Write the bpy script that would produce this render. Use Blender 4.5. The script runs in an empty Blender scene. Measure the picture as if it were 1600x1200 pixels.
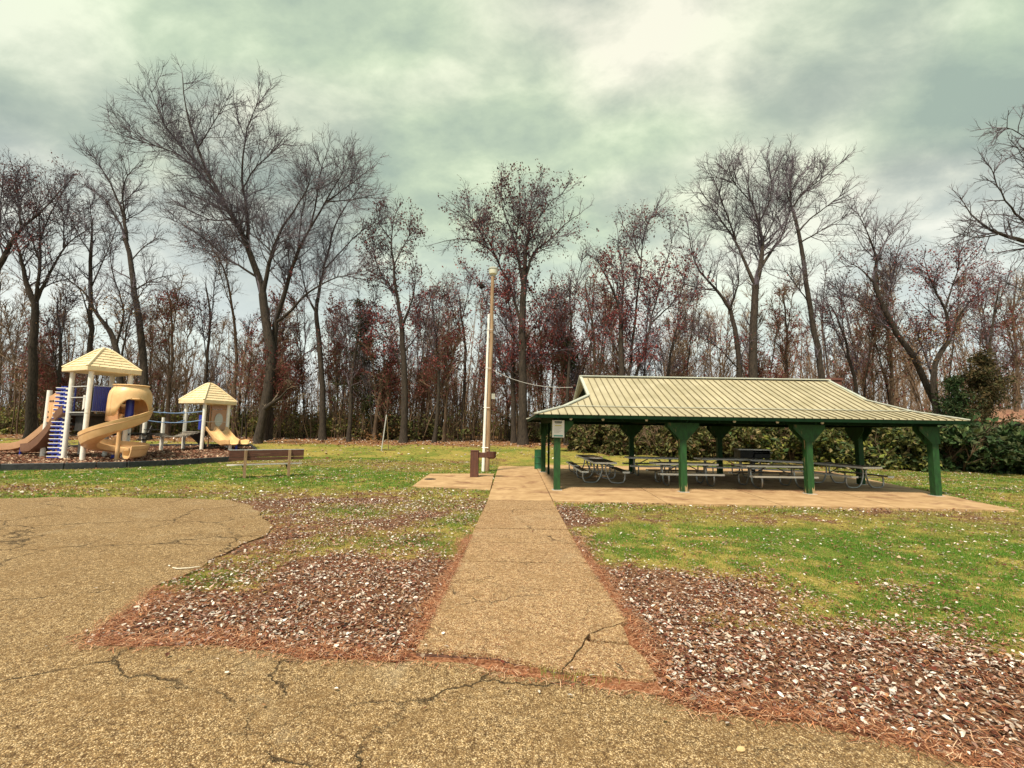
import bpy, bmesh, math, random
import numpy as np
from mathutils import Vector, Matrix, Euler, noise as mnoise

random.seed(7)
rng = np.random.default_rng(7)
R = math.radians
scene = bpy.context.scene
COL = scene.collection

# ------------------------------------------------------------------ camera
EYE = 1.9
FPX = 720.0
cam_d = bpy.data.cameras.new('camera')
cam = bpy.data.objects.new('camera', cam_d)
COL.objects.link(cam)
cam_d.sensor_width = 36.0
cam_d.lens = FPX / 1600 * 36
cam_d.clip_end = 2000
CM = Matrix.Translation((0, 0, EYE)) @ Matrix.Rotation(R(90 + 5.71), 4, 'X') @ Matrix.Rotation(R(0.9), 4, 'Z')
cam.matrix_world = CM
scene.camera = cam
scene.view_settings.view_transform = 'Standard'
scene.view_settings.look = 'None'
scene.view_settings.gamma = 1
scene.view_settings.exposure = 1.1
scene.view_settings.use_curve_mapping = False

# ------------------------------------------------------------------ world + sun
SUN_EL, SUN_AZ = R(56), R(-152)          # azimuth from +Y towards +X
w = bpy.data.worlds.new('World')
scene.world = w
w.use_nodes = True
nt = w.node_tree
nt.nodes.clear()


def N(t, typ, **kw):
    n = t.nodes.new(typ)
    for k, v in kw.items():
        setattr(n, k, v)
    return n


def setin(t, sock, v):
    if v is None:
        return
    if isinstance(v, bpy.types.NodeSocket):
        t.links.new(v, sock)
    elif isinstance(v, (tuple, list)) and sock.type == 'RGBA' and len(v) == 3:
        sock.default_value = (*v, 1)
    else:
        sock.default_value = v


def mth(t, op, a, b=None, clamp=False):
    n = N(t, 'ShaderNodeMath', operation=op)
    n.use_clamp = clamp
    setin(t, n.inputs[0], a)
    setin(t, n.inputs[1], b)
    return n.outputs[0]


def mixc(t, f, a, b, blend='MIX'):
    n = N(t, 'ShaderNodeMix', data_type='RGBA')
    n.blend_type = blend
    setin(t, n.inputs[0], f)
    setin(t, n.inputs[6], a)
    setin(t, n.inputs[7], b)
    return n.outputs[2]


def ramp(t, f, stops):
    n = N(t, 'ShaderNodeValToRGB')
    cr = n.color_ramp
    while len(cr.elements) < len(stops):
        cr.elements.new(0.5)
    for e, (p, c) in zip(cr.elements, stops):
        e.position = p
        e.color = (*c, 1) if not isinstance(c, (int, float)) else (c, c, c, 1)
    t.links.new(f, n.inputs[0])
    return n.outputs[0]


def noi(t, vec, scale, detail=4, rough=0.55, dist=0.0):
    n = N(t, 'ShaderNodeTexNoise')
    n.inputs['Scale'].default_value = scale
    n.inputs['Detail'].default_value = detail
    n.inputs['Roughness'].default_value = rough
    n.inputs['Distortion'].default_value = dist
    if vec is not None:
        t.links.new(vec, n.inputs['Vector'])
    return n.outputs[0]


tc = N(nt, 'ShaderNodeTexCoord')
sep = N(nt, 'ShaderNodeSeparateXYZ')
nt.links.new(tc.outputs['Generated'], sep.inputs[0])
zz = mth(nt, 'ADD', mth(nt, 'MAXIMUM', sep.outputs[2], 0.0), 0.42)
cmb = N(nt, 'ShaderNodeCombineXYZ')
nt.links.new(mth(nt, 'DIVIDE', sep.outputs[0], zz), cmb.inputs[0])
nt.links.new(mth(nt, 'DIVIDE', sep.outputs[1], zz), cmb.inputs[1])
mp = N(nt, 'ShaderNodeMapping')
mp.inputs['Rotation'].default_value = (0, 0, R(35))
mp.inputs['Scale'].default_value = (0.95, 1.35, 1)
mp.inputs['Location'].default_value = (3.1, 1.7, 0)
nt.links.new(cmb.outputs[0], mp.inputs[0])
cv = mp.outputs[0]
n_big = noi(nt, cv, 1.3, 3, 0.5, 0.3)
n_det = noi(nt, cv, 3.4, 7, 0.55, 0.25)
n_hue = noi(nt, cv, 1.5, 2, 0.5, 0.0)
n_fin = noi(nt, cv, 8.0, 7, 0.6, 0.2)
dens = mth(nt, 'ADD', mth(nt, 'ADD', mth(nt, 'MULTIPLY', n_big, 0.42), mth(nt, 'MULTIPLY', n_det, 0.36)), mth(nt, 'MULTIPLY', n_fin, 0.22))
cloud = ramp(nt, dens, [(0.40, (0.28, 0.325, 0.295)), (0.47, (0.38, 0.415, 0.365)), (0.52, (0.53, 0.55, 0.465)), (0.58, (0.72, 0.71, 0.60))])
greenc = ramp(nt, dens, [(0.40, (0.31, 0.40, 0.32)), (0.5, (0.46, 0.58, 0.395)), (0.59, (0.70, 0.81, 0.57))])
skyc = mixc(nt, ramp(nt, n_hue, [(0.42, 0.0), (0.58, 0.62)]), cloud, greenc)
# glow of brighter cloud ahead, away from the sun's direction
sd = Vector((math.sin(SUN_AZ) * math.cos(SUN_EL), math.cos(SUN_AZ) * math.cos(SUN_EL), math.sin(SUN_EL)))
gdir = Vector((0.03, math.cos(R(33)), math.sin(R(33)))).normalized()
vm = N(nt, 'ShaderNodeVectorMath', operation='DOT_PRODUCT')
nt.links.new(tc.outputs['Generated'], vm.inputs[0])
vm.inputs[1].default_value = gdir
glow = mth(nt, 'POWER', mth(nt, 'MAXIMUM', vm.outputs['Value'], 0.0), 4.0)
skyc = mixc(nt, 1.0, skyc, mixc(nt, glow, (0.88, 0.90, 0.89), (0.99, 0.98, 0.94)), 'MULTIPLY')
# paler towards the horizon
hz = ramp(nt, sep.outputs[2], [(0.03, 0.92), (0.42, 0.0)])
skyc = mixc(nt, hz, skyc, (0.66, 0.71, 0.71))
nish = N(nt, 'ShaderNodeTexSky', sky_type='NISHITA')
nish.sun_disc = False
nish.sun_elevation = SUN_EL
nish.sun_rotation = SUN_AZ
nb = N(nt, 'ShaderNodeBackground')
nb.inputs['Strength'].default_value = 0.08
nt.links.new(nish.outputs[0], nb.inputs['Color'])
cb = N(nt, 'ShaderNodeBackground')
cb.inputs['Strength'].default_value = 0.68
nt.links.new(skyc, cb.inputs['Color'])
ms = N(nt, 'ShaderNodeMixShader')
ms.inputs[0].default_value = 0.94
nt.links.new(nb.outputs[0], ms.inputs[1])
nt.links.new(cb.outputs[0], ms.inputs[2])
wo = N(nt, 'ShaderNodeOutputWorld')
nt.links.new(ms.outputs[0], wo.inputs[0])

sl = bpy.data.lights.new('sun', 'SUN')
sl.energy = 3.0
sl.angle = R(8)
sl.color = (1.0, 0.86, 0.66)
so = bpy.data.objects.new('sun', sl)
COL.objects.link(so)
so.rotation_euler = (-sd).to_track_quat('-Z', 'Y').to_euler()
so.location = (0, 0, 40)


# ------------------------------------------------------------------ helpers
def rise(y):
    return np.interp(y, [0, 22, 26, 30, 38, 55, 80, 200, 900], [0, 0, 0.10, 0.33, 0.85, 1.25, 1.5, 1.8, 1.86])


def ray(px, py):
    d = Vector(((px - 800) / FPX, (600 - py) / FPX, -1))
    return (CM.to_3x3() @ d)


def at(px, py, z=0.0):
    d = ray(px, py)
    t = (z - EYE) / d.z
    return Vector((d.x * t, d.y * t, z))


def atY(px, py, Y):
    d = ray(px, py)
    t = Y / d.y
    return Vector((d.x * t, Y, EYE + d.z * t))


def atg(px, py, off=0.0):
    d = ray(px, py)
    z = 0.0
    p = None
    t = 1.0
    while t < 400:
        z = float(rise(d.y * t)) + off
        if EYE + d.z * t <= z:
            break
        t += 0.02
    return Vector((d.x * t, d.y * t, z))


def xg(px, Y, off=0.0):
    """point on the ground at depth Y in column px"""
    z = float(rise(Y)) + off
    x = 0.0
    for _ in range(4):
        v = CM.inverted() @ Vector((x, Y, z))
        cur = 800 + FPX * v.x / -v.z
        x += (px - cur) * Y / FPX
    return Vector((x, Y, z))


def setp(o, label=None, cat=None, group=None, kind=None):
    if label: o['label'] = label
    if cat: o['category'] = cat
    if group: o['group'] = group
    if kind: o['kind'] = kind
    return o


def thing(name, label, cat, loc=(0, 0, 0), rz=0.0, group=None):
    o = bpy.data.objects.new(name, None)
    COL.objects.link(o)
    o.empty_display_size = 0.2
    o.location = loc
    o.rotation_euler = (0, 0, rz)
    return setp(o, label, cat, group)


def link(name, me, parent=None, loc=None, rot=None):
    o = bpy.data.objects.new(name, me)
    COL.objects.link(o)
    if parent is not None:
        o.parent = parent
    if loc is not None:
        o.location = loc
    if rot is not None:
        o.rotation_euler = rot
    return o


def np_mesh(name, V, faces, mat=None, smooth=False, tint=None, mats=None, midx=None):
    """faces: list of int arrays (n,3) or (n,4)"""
    me = bpy.data.meshes.new(name)
    V = np.asarray(V, dtype=np.float32)
    faces = [np.asarray(f, dtype=np.int32) for f in faces if len(f)]
    nl = sum(f.size for f in faces)
    nf = sum(len(f) for f in faces)
    me.vertices.add(len(V))
    me.vertices.foreach_set('co', V.ravel())
    me.loops.add(nl)
    me.loops.foreach_set('vertex_index', np.concatenate([f.ravel() for f in faces]))
    tot = np.concatenate([np.full(len(f), f.shape[1], np.int32) for f in faces])
    st = np.concatenate([[0], np.cumsum(tot)[:-1]]).astype(np.int32)
    me.polygons.add(nf)
    me.polygons.foreach_set('loop_start', st)
    me.polygons.foreach_set('use_smooth', np.full(nf, smooth))
    if mats:
        for m in mats:
            me.materials.append(m)
        me.polygons.foreach_set('material_index', midx)
    elif mat:
        me.materials.append(mat)
    me.update(calc_edges=True)
    if tint is not None:
        a = me.attributes.new('tint', 'FLOAT_COLOR', 'POINT')
        t4 = np.ones((len(V), 4), np.float32)
        t4[:, :tint.shape[1]] = tint
        a.data.foreach_set('color', t4.ravel())
    return me


class MB:
    def __init__(s):
        s.v = []
        s.f = []

    def add(s, vs, fs):
        b = len(s.v)
        s.v += [tuple(v) for v in vs]
        s.f += [tuple(i + b for i in f) for f in fs]
        return s

    def box(s, lo, hi, M=None, taper=1.0):
        x0, y0, z0 = lo
        x1, y1, z1 = hi
        cx, cy = (x0 + x1) / 2, (y0 + y1) / 2
        vs = [Vector((x, y, z0)) for x, y in ((x0, y0), (x1, y0), (x1, y1), (x0, y1))]
        vs += [Vector((cx + (x - cx) * taper, cy + (y - cy) * taper, z1)) for x, y in ((x0, y0), (x1, y0), (x1, y1), (x0, y1))]
        if M is not None:
            vs = [M @ v for v in vs]
        return s.add(vs, [(3, 2, 1, 0), (4, 5, 6, 7), (0, 1, 5, 4), (1, 2, 6, 5), (2, 3, 7, 6), (3, 0, 4, 7)])

    def beam(s, a, b, wd, ht, up=(0, 0, 1)):
        a, b = Vector(a), Vector(b)
        d = (b - a)
        L = d.length
        d.normalize()
        u = Vector(up)
        sx = d.cross(u).normalized()
        uz = sx.cross(d).normalized()
        M = Matrix((( sx.x, d.x, uz.x, a.x), (sx.y, d.y, uz.y, a.y), (sx.z, d.z, uz.z, a.z), (0, 0, 0, 1)))
        return s.box((-wd / 2, 0, -ht / 2), (wd / 2, L, ht / 2), M)

    def tube(s, pts, r, n=8, cap=True, closed=False):
        pts = [Vector(p) for p in pts]
        rs = r if isinstance(r, (list, tuple)) else [r] * len(pts)
        b = len(s.v)
        prev = None
        m = len(pts)
        for i, p in enumerate(pts):
            if closed:
                t = (pts[(i + 1) % m] - pts[i - 1])
            else:
                t = pts[min(i + 1, m - 1)] - pts[max(i - 1, 0)]
            t.normalize()
            if prev is None:
                u = t.cross(Vector((0, 0, 1)) if abs(t.z) < 0.9 else Vector((1, 0, 0))).normalized()
            else:
                u = (prev - t * prev.dot(t)).normalized()
            prev = u
            v = t.cross(u)
            for k in range(n):
                a = 2 * math.pi * k / n
                s.v.append(tuple(p + (u * math.cos(a) + v * math.sin(a)) * rs[i]))
        for i in range(m if closed else m - 1):
            for k in range(n):
                k2 = (k + 1) % n
                i2 = (i + 1) % m
                s.f.append((b + i * n + k, b + i * n + k2, b + i2 * n + k2, b + i2 * n + k))
        if cap and not closed:
            s.f.append(tuple(b + k for k in reversed(range(n))))
            s.f.append(tuple(b + (m - 1) * n + k for k in range(n)))
        return s

    def prism(s, poly, a, b):
        """poly: list of Vector ; a,b offsets vectors -> extruded polygon"""
        n = len(poly)
        vs = [Vector(p) + Vector(a) for p in poly] + [Vector(p) + Vector(b) for p in poly]
        fs = [tuple(reversed(range(n))), tuple(range(n, 2 * n))]
        for i in range(n):
            j = (i + 1) % n
            fs.append((i, j, n + j, n + i))
        return s.add(vs, fs)

    def lathe(s, prof, n=16, c=(0, 0, 0)):
        b = len(s.v)
        for r, z in prof:
            for k in range(n):
                a = 2 * math.pi * k / n
                s.v.append((c[0] + r * math.cos(a), c[1] + r * math.sin(a), c[2] + z))
        for i in range(len(prof) - 1):
            for k in range(n):
                k2 = (k + 1) % n
                s.f.append((b + i * n + k, b + i * n + k2, b + (i + 1) * n + k2, b + (i + 1) * n + k))
        s.f.append(tuple(b + k for k in reversed(range(n))))
        s.f.append(tuple(b + (len(prof) - 1) * n + k for k in range(n)))
        return s

    def mesh(s, name, mat, smooth=False, bevel=0.0):
        me = bpy.data.meshes.new(name)
        me.from_pydata(s.v, [], s.f)
        me.materials.append(mat)
        if bevel > 0:
            bm = bmesh.new()
            bm.from_mesh(me)
            bmesh.ops.bevel(bm, geom=[e for e in bm.edges if len(e.link_faces) == 2 and e.calc_face_angle(0) > 0.5], offset=bevel, segments=1, affect='EDGES')
            bm.to_mesh(me)
            bm.free()
        if smooth:
            for p in me.polygons:
                p.use_smooth = True
            me.set_sharp_from_angle(angle=R(40))
        return me

    def build(s, name, mat, parent=None, smooth=False, bevel=0.0, world=False, loc=None):
        o = link(name, s.mesh(name, mat, smooth, bevel), parent)
        if world and parent is not None:
            o.location = -Vector(parent.location)
        if loc is not None:
            o.location = loc
        return o


# ------------------------------------------------------------------ materials
def new_mat(name):
    m = bpy.data.materials.new(name)
    m.use_nodes = True
    t = m.node_tree
    bsdf = t.nodes['Principled BSDF']
    return m, t, bsdf


def bump(t, bsdf, h, strength=0.3, dist=0.02):
    n = N(t, 'ShaderNodeBump')
    n.inputs['Strength'].default_value = strength
    n.inputs['Distance'].default_value = dist
    t.links.new(h, n.inputs['Height'])
    t.links.new(n.outputs[0], bsdf.inputs['Normal'])


def mat_noise(name, c1, c2, scale=6, rough=0.8, bumps=0.0, metal=0.0, stretch=(1, 1, 1), c3=None, spec=0.5, detail=6, lo=0.35, hi=0.65, bscale=4.0, third=(0.6, 0.7)):
    m, t, b = new_mat(name)
    tcn = N(t, 'ShaderNodeTexCoord')
    mpn = N(t, 'ShaderNodeMapping')
    mpn.inputs['Scale'].default_value = stretch
    t.links.new(tcn.outputs['Object'], mpn.inputs[0])
    v = mpn.outputs[0]
    n1 = noi(t, v, scale, detail, 0.6, 0.2)
    c = ramp(t, n1, [(lo, c1), (hi, c2)])
    if c3 is not None:
        n2 = noi(t, v, scale * 0.37, 5, 0.65, 0.5)
        c = mixc(t, ramp(t, n2, [(third[0], 0.0), (third[1], 1.0)]), c, c3)
    t.links.new(c, b.inputs['Base Color'])
    b.inputs['Roughness'].default_value = rough
    b.inputs['Metallic'].default_value = metal
    b.inputs['Specular IOR Level'].default_value = spec
    if bumps > 0:
        bump(t, b, noi(t, v, scale * bscale, 4, 0.6), bumps)
    return m


def mat_tint(name, rough=0.7, transl=0.0, mul=(1, 1, 1), spec=0.3):
    m, t, b = new_mat(name)
    a = N(t, 'ShaderNodeAttribute', attribute_name='tint')
    c = mixc(t, 1.0, a.outputs['Color'], mul, 'MULTIPLY')
    t.links.new(c, b.inputs['Base Color'])
    b.inputs['Roughness'].default_value = rough
    b.inputs['Specular IOR Level'].default_value = spec
    if transl > 0:
        tr = N(t, 'ShaderNodeBsdfTranslucent')
        t.links.new(c, tr.inputs['Color'])
        mx = N(t, 'ShaderNodeMixShader')
        mx.inputs[0].default_value = transl
        t.links.new(b.outputs[0], mx.inputs[1])
        t.links.new(tr.outputs[0], mx.inputs[2])
        t.links.new(mx.outputs[0], t.nodes['Material Output'].inputs['Surface'])
    return m


M = {}
M['bark'] = mat_noise('bark', (0.014, 0.010, 0.008), (0.055, 0.041, 0.030), 5, 0.95, 0.9, stretch=(3, 3, 0.6), c3=(0.05, 0.045, 0.028))
M['bark_pale'] = mat_noise('bark_pale', (0.10, 0.075, 0.05), (0.27, 0.22, 0.16), 5, 0.95, 0.9, stretch=(3, 3, 0.6))
M['bark_brown'] = mat_noise('bark_brown', (0.042, 0.027, 0.018), (0.14, 0.092, 0.058), 4, 0.95, 0.8, stretch=(3, 3, 0.6))
M['twig'] = mat_noise('twig', (0.055, 0.046, 0.058), (0.165, 0.14, 0.175), 0.6, 0.9)
M['twig_brown'] = mat_noise('twig_brown', (0.085, 0.055, 0.036), (0.25, 0.17, 0.11), 0.6, 0.9)
M['foliage'] = mat_tint('foliage', 0.65, 0.25)
M['litter'] = mat_tint('litter', 0.75, 0.1)
M['grass'] = mat_tint('grass', 0.6, 0.25)
M['post_green'] = mat_noise('post_green', (0.003, 0.030, 0.005), (0.008, 0.068, 0.011), 5, 0.75, 0.15, stretch=(2, 2, 0.8), c3=(0.11, 0.10, 0.035), third=(0.60, 0.72))
M['post_peel'] = mat_noise('post_peel', (0.004, 0.034, 0.006), (0.009, 0.074, 0.012), 5, 0.6, 0.2, stretch=(2.5, 2.5, 0.5), c3=(0.33, 0.24, 0.13), third=(0.54, 0.58))
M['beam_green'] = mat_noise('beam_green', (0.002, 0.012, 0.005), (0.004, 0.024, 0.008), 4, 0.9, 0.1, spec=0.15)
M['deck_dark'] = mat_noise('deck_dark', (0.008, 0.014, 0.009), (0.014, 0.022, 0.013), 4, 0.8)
M['steel'] = mat_noise('steel', (0.26, 0.27, 0.26), (0.40, 0.40, 0.38), 9, 0.38, 0.05, metal=0.85)
M['iron_black'] = mat_noise('iron_black', (0.012, 0.012, 0.013), (0.03, 0.03, 0.03), 9, 0.55, 0.2, metal=0.4)
M['table_wood'] = mat_noise('table_wood', (0.08, 0.052, 0.027), (0.17, 0.12, 0.065), 6, 0.7, 0.25, stretch=(0.5, 6, 6), c3=(0.16, 0.15, 0.09))
M['table_edge'] = mat_noise('table_edge', (0.74, 0.73, 0.68), (0.84, 0.83, 0.78), 6, 0.45)
M['bench_wood'] = mat_noise('bench_wood', (0.055, 0.02, 0.013), (0.12, 0.045, 0.028), 6, 0.75, 0.3, stretch=(0.6, 8, 8), c3=(0.16, 0.10, 0.07))
M['fountain_brown'] = mat_noise('fountain_brown', (0.06, 0.022, 0.015), (0.12, 0.045, 0.028), 6, 0.6, 0.3, stretch=(3, 3, 0.5))
M['pole_wood'] = mat_noise('pole_wood', (0.22, 0.135, 0.075), (0.38, 0.27, 0.165), 5, 0.85, 0.5, stretch=(5, 5, 0.25), c3=(0.14, 0.08, 0.045))
M['white_paint'] = mat_noise('white_paint', (0.76, 0.75, 0.71), (0.86, 0.85, 0.81), 5, 0.5, 0.05, c3=(0.52, 0.48, 0.38), third=(0.62, 0.75))
M['tan_plastic'] = mat_noise('tan_plastic', (0.66, 0.42, 0.20), (0.75, 0.50, 0.26), 3, 0.42, 0.02)
M['tan_dark'] = mat_noise('tan_dark', (0.52, 0.28, 0.14), (0.60, 0.34, 0.18), 3, 0.45, 0.02)
M['slide_brown'] = mat_noise('slide_brown', (0.46, 0.27, 0.16), (0.54, 0.33, 0.20), 3, 0.45)
M['slide_dark'] = mat_noise('slide_dark', (0.14, 0.07, 0.045), (0.19, 0.10, 0.065), 3, 0.5)
M['blue_plastic'] = mat_noise('blue_plastic', (0.012, 0.025, 0.26), (0.02, 0.04, 0.36), 3, 0.4)
M['blue_rope'] = mat_noise('blue_rope', (0.16, 0.27, 0.50), (0.24, 0.36, 0.58), 6, 0.7)
M['metal_light'] = mat_noise('metal_light', (0.50, 0.52, 0.54), (0.62, 0.63, 0.64), 6, 0.4, metal=0.3)
M['deck_black'] = mat_noise('deck_black', (0.012, 0.012, 0.013), (0.025, 0.024, 0.025), 6, 0.7)
M['deck_grey'] = mat_noise('deck_grey', (0.20, 0.18, 0.16), (0.30, 0.27, 0.23), 6, 0.7)
M['border_plastic'] = mat_noise('border_plastic', (0.010, 0.012, 0.016), (0.03, 0.034, 0.04), 8, 0.5, 0.2, c3=(0.07, 0.07, 0.06))
M['sign_white'] = mat_noise('sign_white', (0.74, 0.74, 0.70), (0.80, 0.80, 0.76), 6, 0.4)
M['sign_dark'] = mat_noise('sign_dark', (0.03, 0.06, 0.04), (0.04, 0.08, 0.05), 6, 0.5)
M['sign_yellow'] = mat_noise('sign_yellow', (0.50, 0.46, 0.06), (0.56, 0.50, 0.08), 6, 0.5)
M['sign_teal'] = mat_noise('sign_teal', (0.05, 0.27, 0.25), (0.07, 0.31, 0.29), 6, 0.5)
M['sign_grey'] = mat_noise('sign_grey', (0.33, 0.33, 0.31), (0.38, 0.38, 0.36), 6, 0.5)
M['barrel_green'] = mat_noise('barrel_green', (0.008, 0.07, 0.03), (0.014, 0.12, 0.05), 5, 0.45)
M['lamp_glass'] = mat_noise('lamp_glass', (0.55, 0.57, 0.48), (0.65, 0.66, 0.55), 8, 0.25)
M['lamp_metal'] = mat_noise('lamp_metal', (0.33, 0.34, 0.30), (0.42, 0.42, 0.36), 8, 0.45, metal=0.3)
M['wire'] = mat_noise('wire', (0.36, 0.36, 0.36), (0.45, 0.45, 0.45), 8, 0.6)
M['nest'] = mat_noise('nest', (0.015, 0.01, 0.008), (0.05, 0.035, 0.025), 12, 0.95)
M['house_wall'] = mat_noise('house_wall', (0.36, 0.30, 0.24), (0.42, 0.36, 0.29), 4, 0.85)
M['house_glass'] = mat_noise('house_glass', (0.03, 0.035, 0.04), (0.05, 0.055, 0.06), 4, 0.12)
M['stone_pale'] = mat_noise('stone_pale', (0.50, 0.46, 0.38), (0.72, 0.68, 0.58), 30, 0.85, 0.3)
M['leaf_tan'] = mat_noise('leaf_tan', (0.46, 0.31, 0.15), (0.66, 0.48, 0.26), 20, 0.7, 0.3)


def mat_roof_panel():
    m, t, b = new_mat('roof_metal')
    tcn = N(t, 'ShaderNodeTexCoord')
    v = tcn.outputs['Object']
    c = ramp(t, noi(t, v, 1.3, 5, 0.6, 0.4), [(0.35, (0.36, 0.325, 0.215)), (0.65, (0.47, 0.425, 0.30))])
    c = mixc(t, ramp(t, noi(t, v, 9, 5, 0.7), [(0.62, 0.0), (0.8, 0.5)]), c, (0.22, 0.17, 0.08))
    oi = N(t, 'ShaderNodeObjectInfo')
    c = mixc(t, 1.0, c, ramp(t, oi.outputs['Random'], [(0, (0.93, 0.93, 0.93)), (1, (1.03, 1.02, 1.0))]), 'MULTIPLY')
    t.links.new(c, b.inputs['Base Color'])
    b.inputs['Roughness'].default_value = 0.5
    b.inputs['Metallic'].default_value = 0.1
    bump(t, b, noi(t, v, 5, 3), 0.08)
    return m


M['roof_metal'] = mat_roof_panel()
M['roof_rib'] = mat_noise('roof_rib', (0.11, 0.09, 0.05), (0.18, 0.15, 0.085), 4, 0.5)
M['flashing'] = mat_noise('flashing', (0.46, 0.50, 0.44), (0.58, 0.60, 0.53), 3, 0.4, metal=0.2)


def mat_bricks(name, c1, c2, mortar, scale, bw=0.5, rh=0.25, ms=0.02, bstr=0.4, coord='Object', rot=None):
    m, t, b = new_mat(name)
    tcn = N(t, 'ShaderNodeTexCoord')
    mpn = N(t, 'ShaderNodeMapping')
    t.links.new(tcn.outputs[coord], mpn.inputs[0])
    if rot:
        mpn.inputs['Rotation'].default_value = rot
    br = N(t, 'ShaderNodeTexBrick')
    t.links.new(mpn.outputs[0], br.inputs['Vector'])
    for k, vv in (('Color1', (*c1, 1)), ('Color2', (*c2, 1)), ('Mortar', (*mortar, 1)), ('Scale', scale), ('Mortar Size', ms), ('Brick Width', bw), ('Row Height', rh)):
        br.inputs[k].default_value = vv
    c = mixc(t, 0.25, br.outputs['Color'], ramp(t, noi(t, tcn.outputs['Object'], 6, 5), [(0.3, c1), (0.7, c2)]))
    t.links.new(c, b.inputs['Base Color'])
    b.inputs['Roughness'].default_value = 0.75
    inv = mth(t, 'SUBTRACT', 1.0, br.outputs['Fac'])
    bump(t, b, inv, bstr, 0.02)
    return m


M['brick'] = mat_bricks('brick', (0.12, 0.035, 0.025), (0.19, 0.06, 0.045), (0.09, 0.07, 0.06), 1.0, 0.23, 0.08, 0.01, rot=(R(90), 0, 0))
M['shingle_red'] = mat_bricks('shingle_red', (0.22, 0.11, 0.07), (0.30, 0.16, 0.10), (0.12, 0.06, 0.04), 1.0, 0.35, 0.16, 0.015, 0.5)
M['shingle_tan'] = mat_noise('shingle_tan', (0.68, 0.55, 0.34), (0.77, 0.64, 0.42), 3, 0.5, 0.03)


# crack lines used in paved surfaces
def cracks(t, v, scale, width, mask_scale, mlo=0.5, mhi=0.56):
    wv = N(t, 'ShaderNodeVectorMath', operation='ADD')
    nn = N(t, 'ShaderNodeTexNoise')
    nn.inputs['Scale'].default_value = 2.2
    nn.inputs['Detail'].default_value = 6
    nn.inputs['Roughness'].default_value = 0.65
    t.links.new(v, nn.inputs['Vector'])
    sc = N(t, 'ShaderNodeVectorMath', operation='SCALE')
    sc.inputs['Scale'].default_value = 0.5
    t.links.new(nn.outputs['Color'], sc.inputs[0])
    t.links.new(v, wv.inputs[0])
    t.links.new(sc.outputs[0], wv.inputs[1])
    vo = N(t, 'ShaderNodeTexVoronoi', feature='DISTANCE_TO_EDGE')
    vo.inputs['Scale'].default_value = scale
    t.links.new(wv.outputs[0], vo.inputs['Vector'])
    line = ramp(t, vo.outputs['Distance'], [(0.0, 1.0), (width, 0.0)])
    mk = ramp(t, noi(t, v, mask_scale, 3, 0.6), [(mlo, 0.0), (mhi, 1.0)])
    return mth(t, 'MULTIPLY', line, mk)


def mat_aggregate(name, base1, base2, peb, dark, pscale=85, crack=None, joint=False):
    m, t, b = new_mat(name)
    tcn = N(t, 'ShaderNodeTexCoord')
    v = tcn.outputs['Object']
    broad = noi(t, v, 0.55, 6, 0.65, 0.6)
    c = ramp(t, broad, [(0.32, base1), (0.68, base2)])
    vo = N(t, 'ShaderNodeTexVoronoi')
    vo.inputs['Scale'].default_value = pscale
    t.links.new(v, vo.inputs['Vector'])
    sp = N(t, 'ShaderNodeSeparateColor')
    t.links.new(vo.outputs['Color'], sp.inputs[0])
    c = mixc(t, ramp(t, sp.outputs[0], [(0.58, 0.0), (0.80, 0.85)]), c, peb)
    c = mixc(t, ramp(t, sp.outputs[1], [(0.60, 0.0), (0.82, 0.85)]), c, dark)
    c = mixc(t, ramp(t, vo.outputs['Distance'], [(0.35, 0.0), (0.65, 0.75)]), c, dark)
    med = noi(t, v, 22, 5, 0.7)
    c = mixc(t, 1.0, c, ramp(t, med, [(0.30, (0.42, 0.39, 0.35)), (0.66, (1.30, 1.30, 1.28))]), 'MULTIPLY')
    pat = noi(t, v, 1.9, 6, 0.72, 0.8)
    c = mixc(t, ramp(t, pat, [(0.50, 0.0), (0.68, 0.6)]), c, (base1[0] * 0.55, base1[1] * 0.5, base1[2] * 0.45))
    c = mixc(t, ramp(t, noi(t, v, 0.8, 6, 0.7, 0.9), [(0.55, 0.0), (0.75, 0.28)]), c, (0.44, 0.38, 0.27))
    h = mth(t, 'SUBTRACT', mth(t, 'MULTIPLY', med, 0.8), vo.outputs['Distance'])
    if crack:
        ck = cracks(t, v, *crack)
        ck2 = cracks(t, v, crack[0] * 2.7, crack[1] * 1.2, crack[2] * 1.6, 0.53, 0.6)
        ck = mth(t, 'MAXIMUM', ck, mth(t, 'MULTIPLY', ck2, 0.45))
        c = mixc(t, mth(t, 'MULTIPLY', ck, 0.85), c, (0.035, 0.022, 0.012))
        h = mth(t, 'SUBTRACT', h, mth(t, 'MULTIPLY', ck, 3.0))
    t.links.new(c, b.inputs['Base Color'])
    b.inputs['Roughness'].default_value = 0.9
    b.inputs['Specular IOR Level'].default_value = 0.25
    bump(t, b, h, 0.9, 0.008)
    return m


M['lot'] = mat_aggregate('lot', (0.34, 0.225, 0.105), (0.48, 0.345, 0.18), (0.76, 0.60, 0.38), (0.10, 0.053, 0.022), 110, crack=(0.45, 0.0075, 0.5, 0.42, 0.48))
M['path'] = mat_aggregate('path', (0.43, 0.29, 0.15), (0.54, 0.395, 0.22), (0.76, 0.61, 0.41), (0.18, 0.085, 0.04), 100, crack=(0.55, 0.006, 0.7, 0.54, 0.58))
M['slab'] = mat_noise('slab', (0.33, 0.205, 0.10), (0.47, 0.32, 0.175), 2.2, 0.85, 0.15, c3=(0.20, 0.10, 0.05), detail=8, third=(0.54, 0.68))


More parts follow.
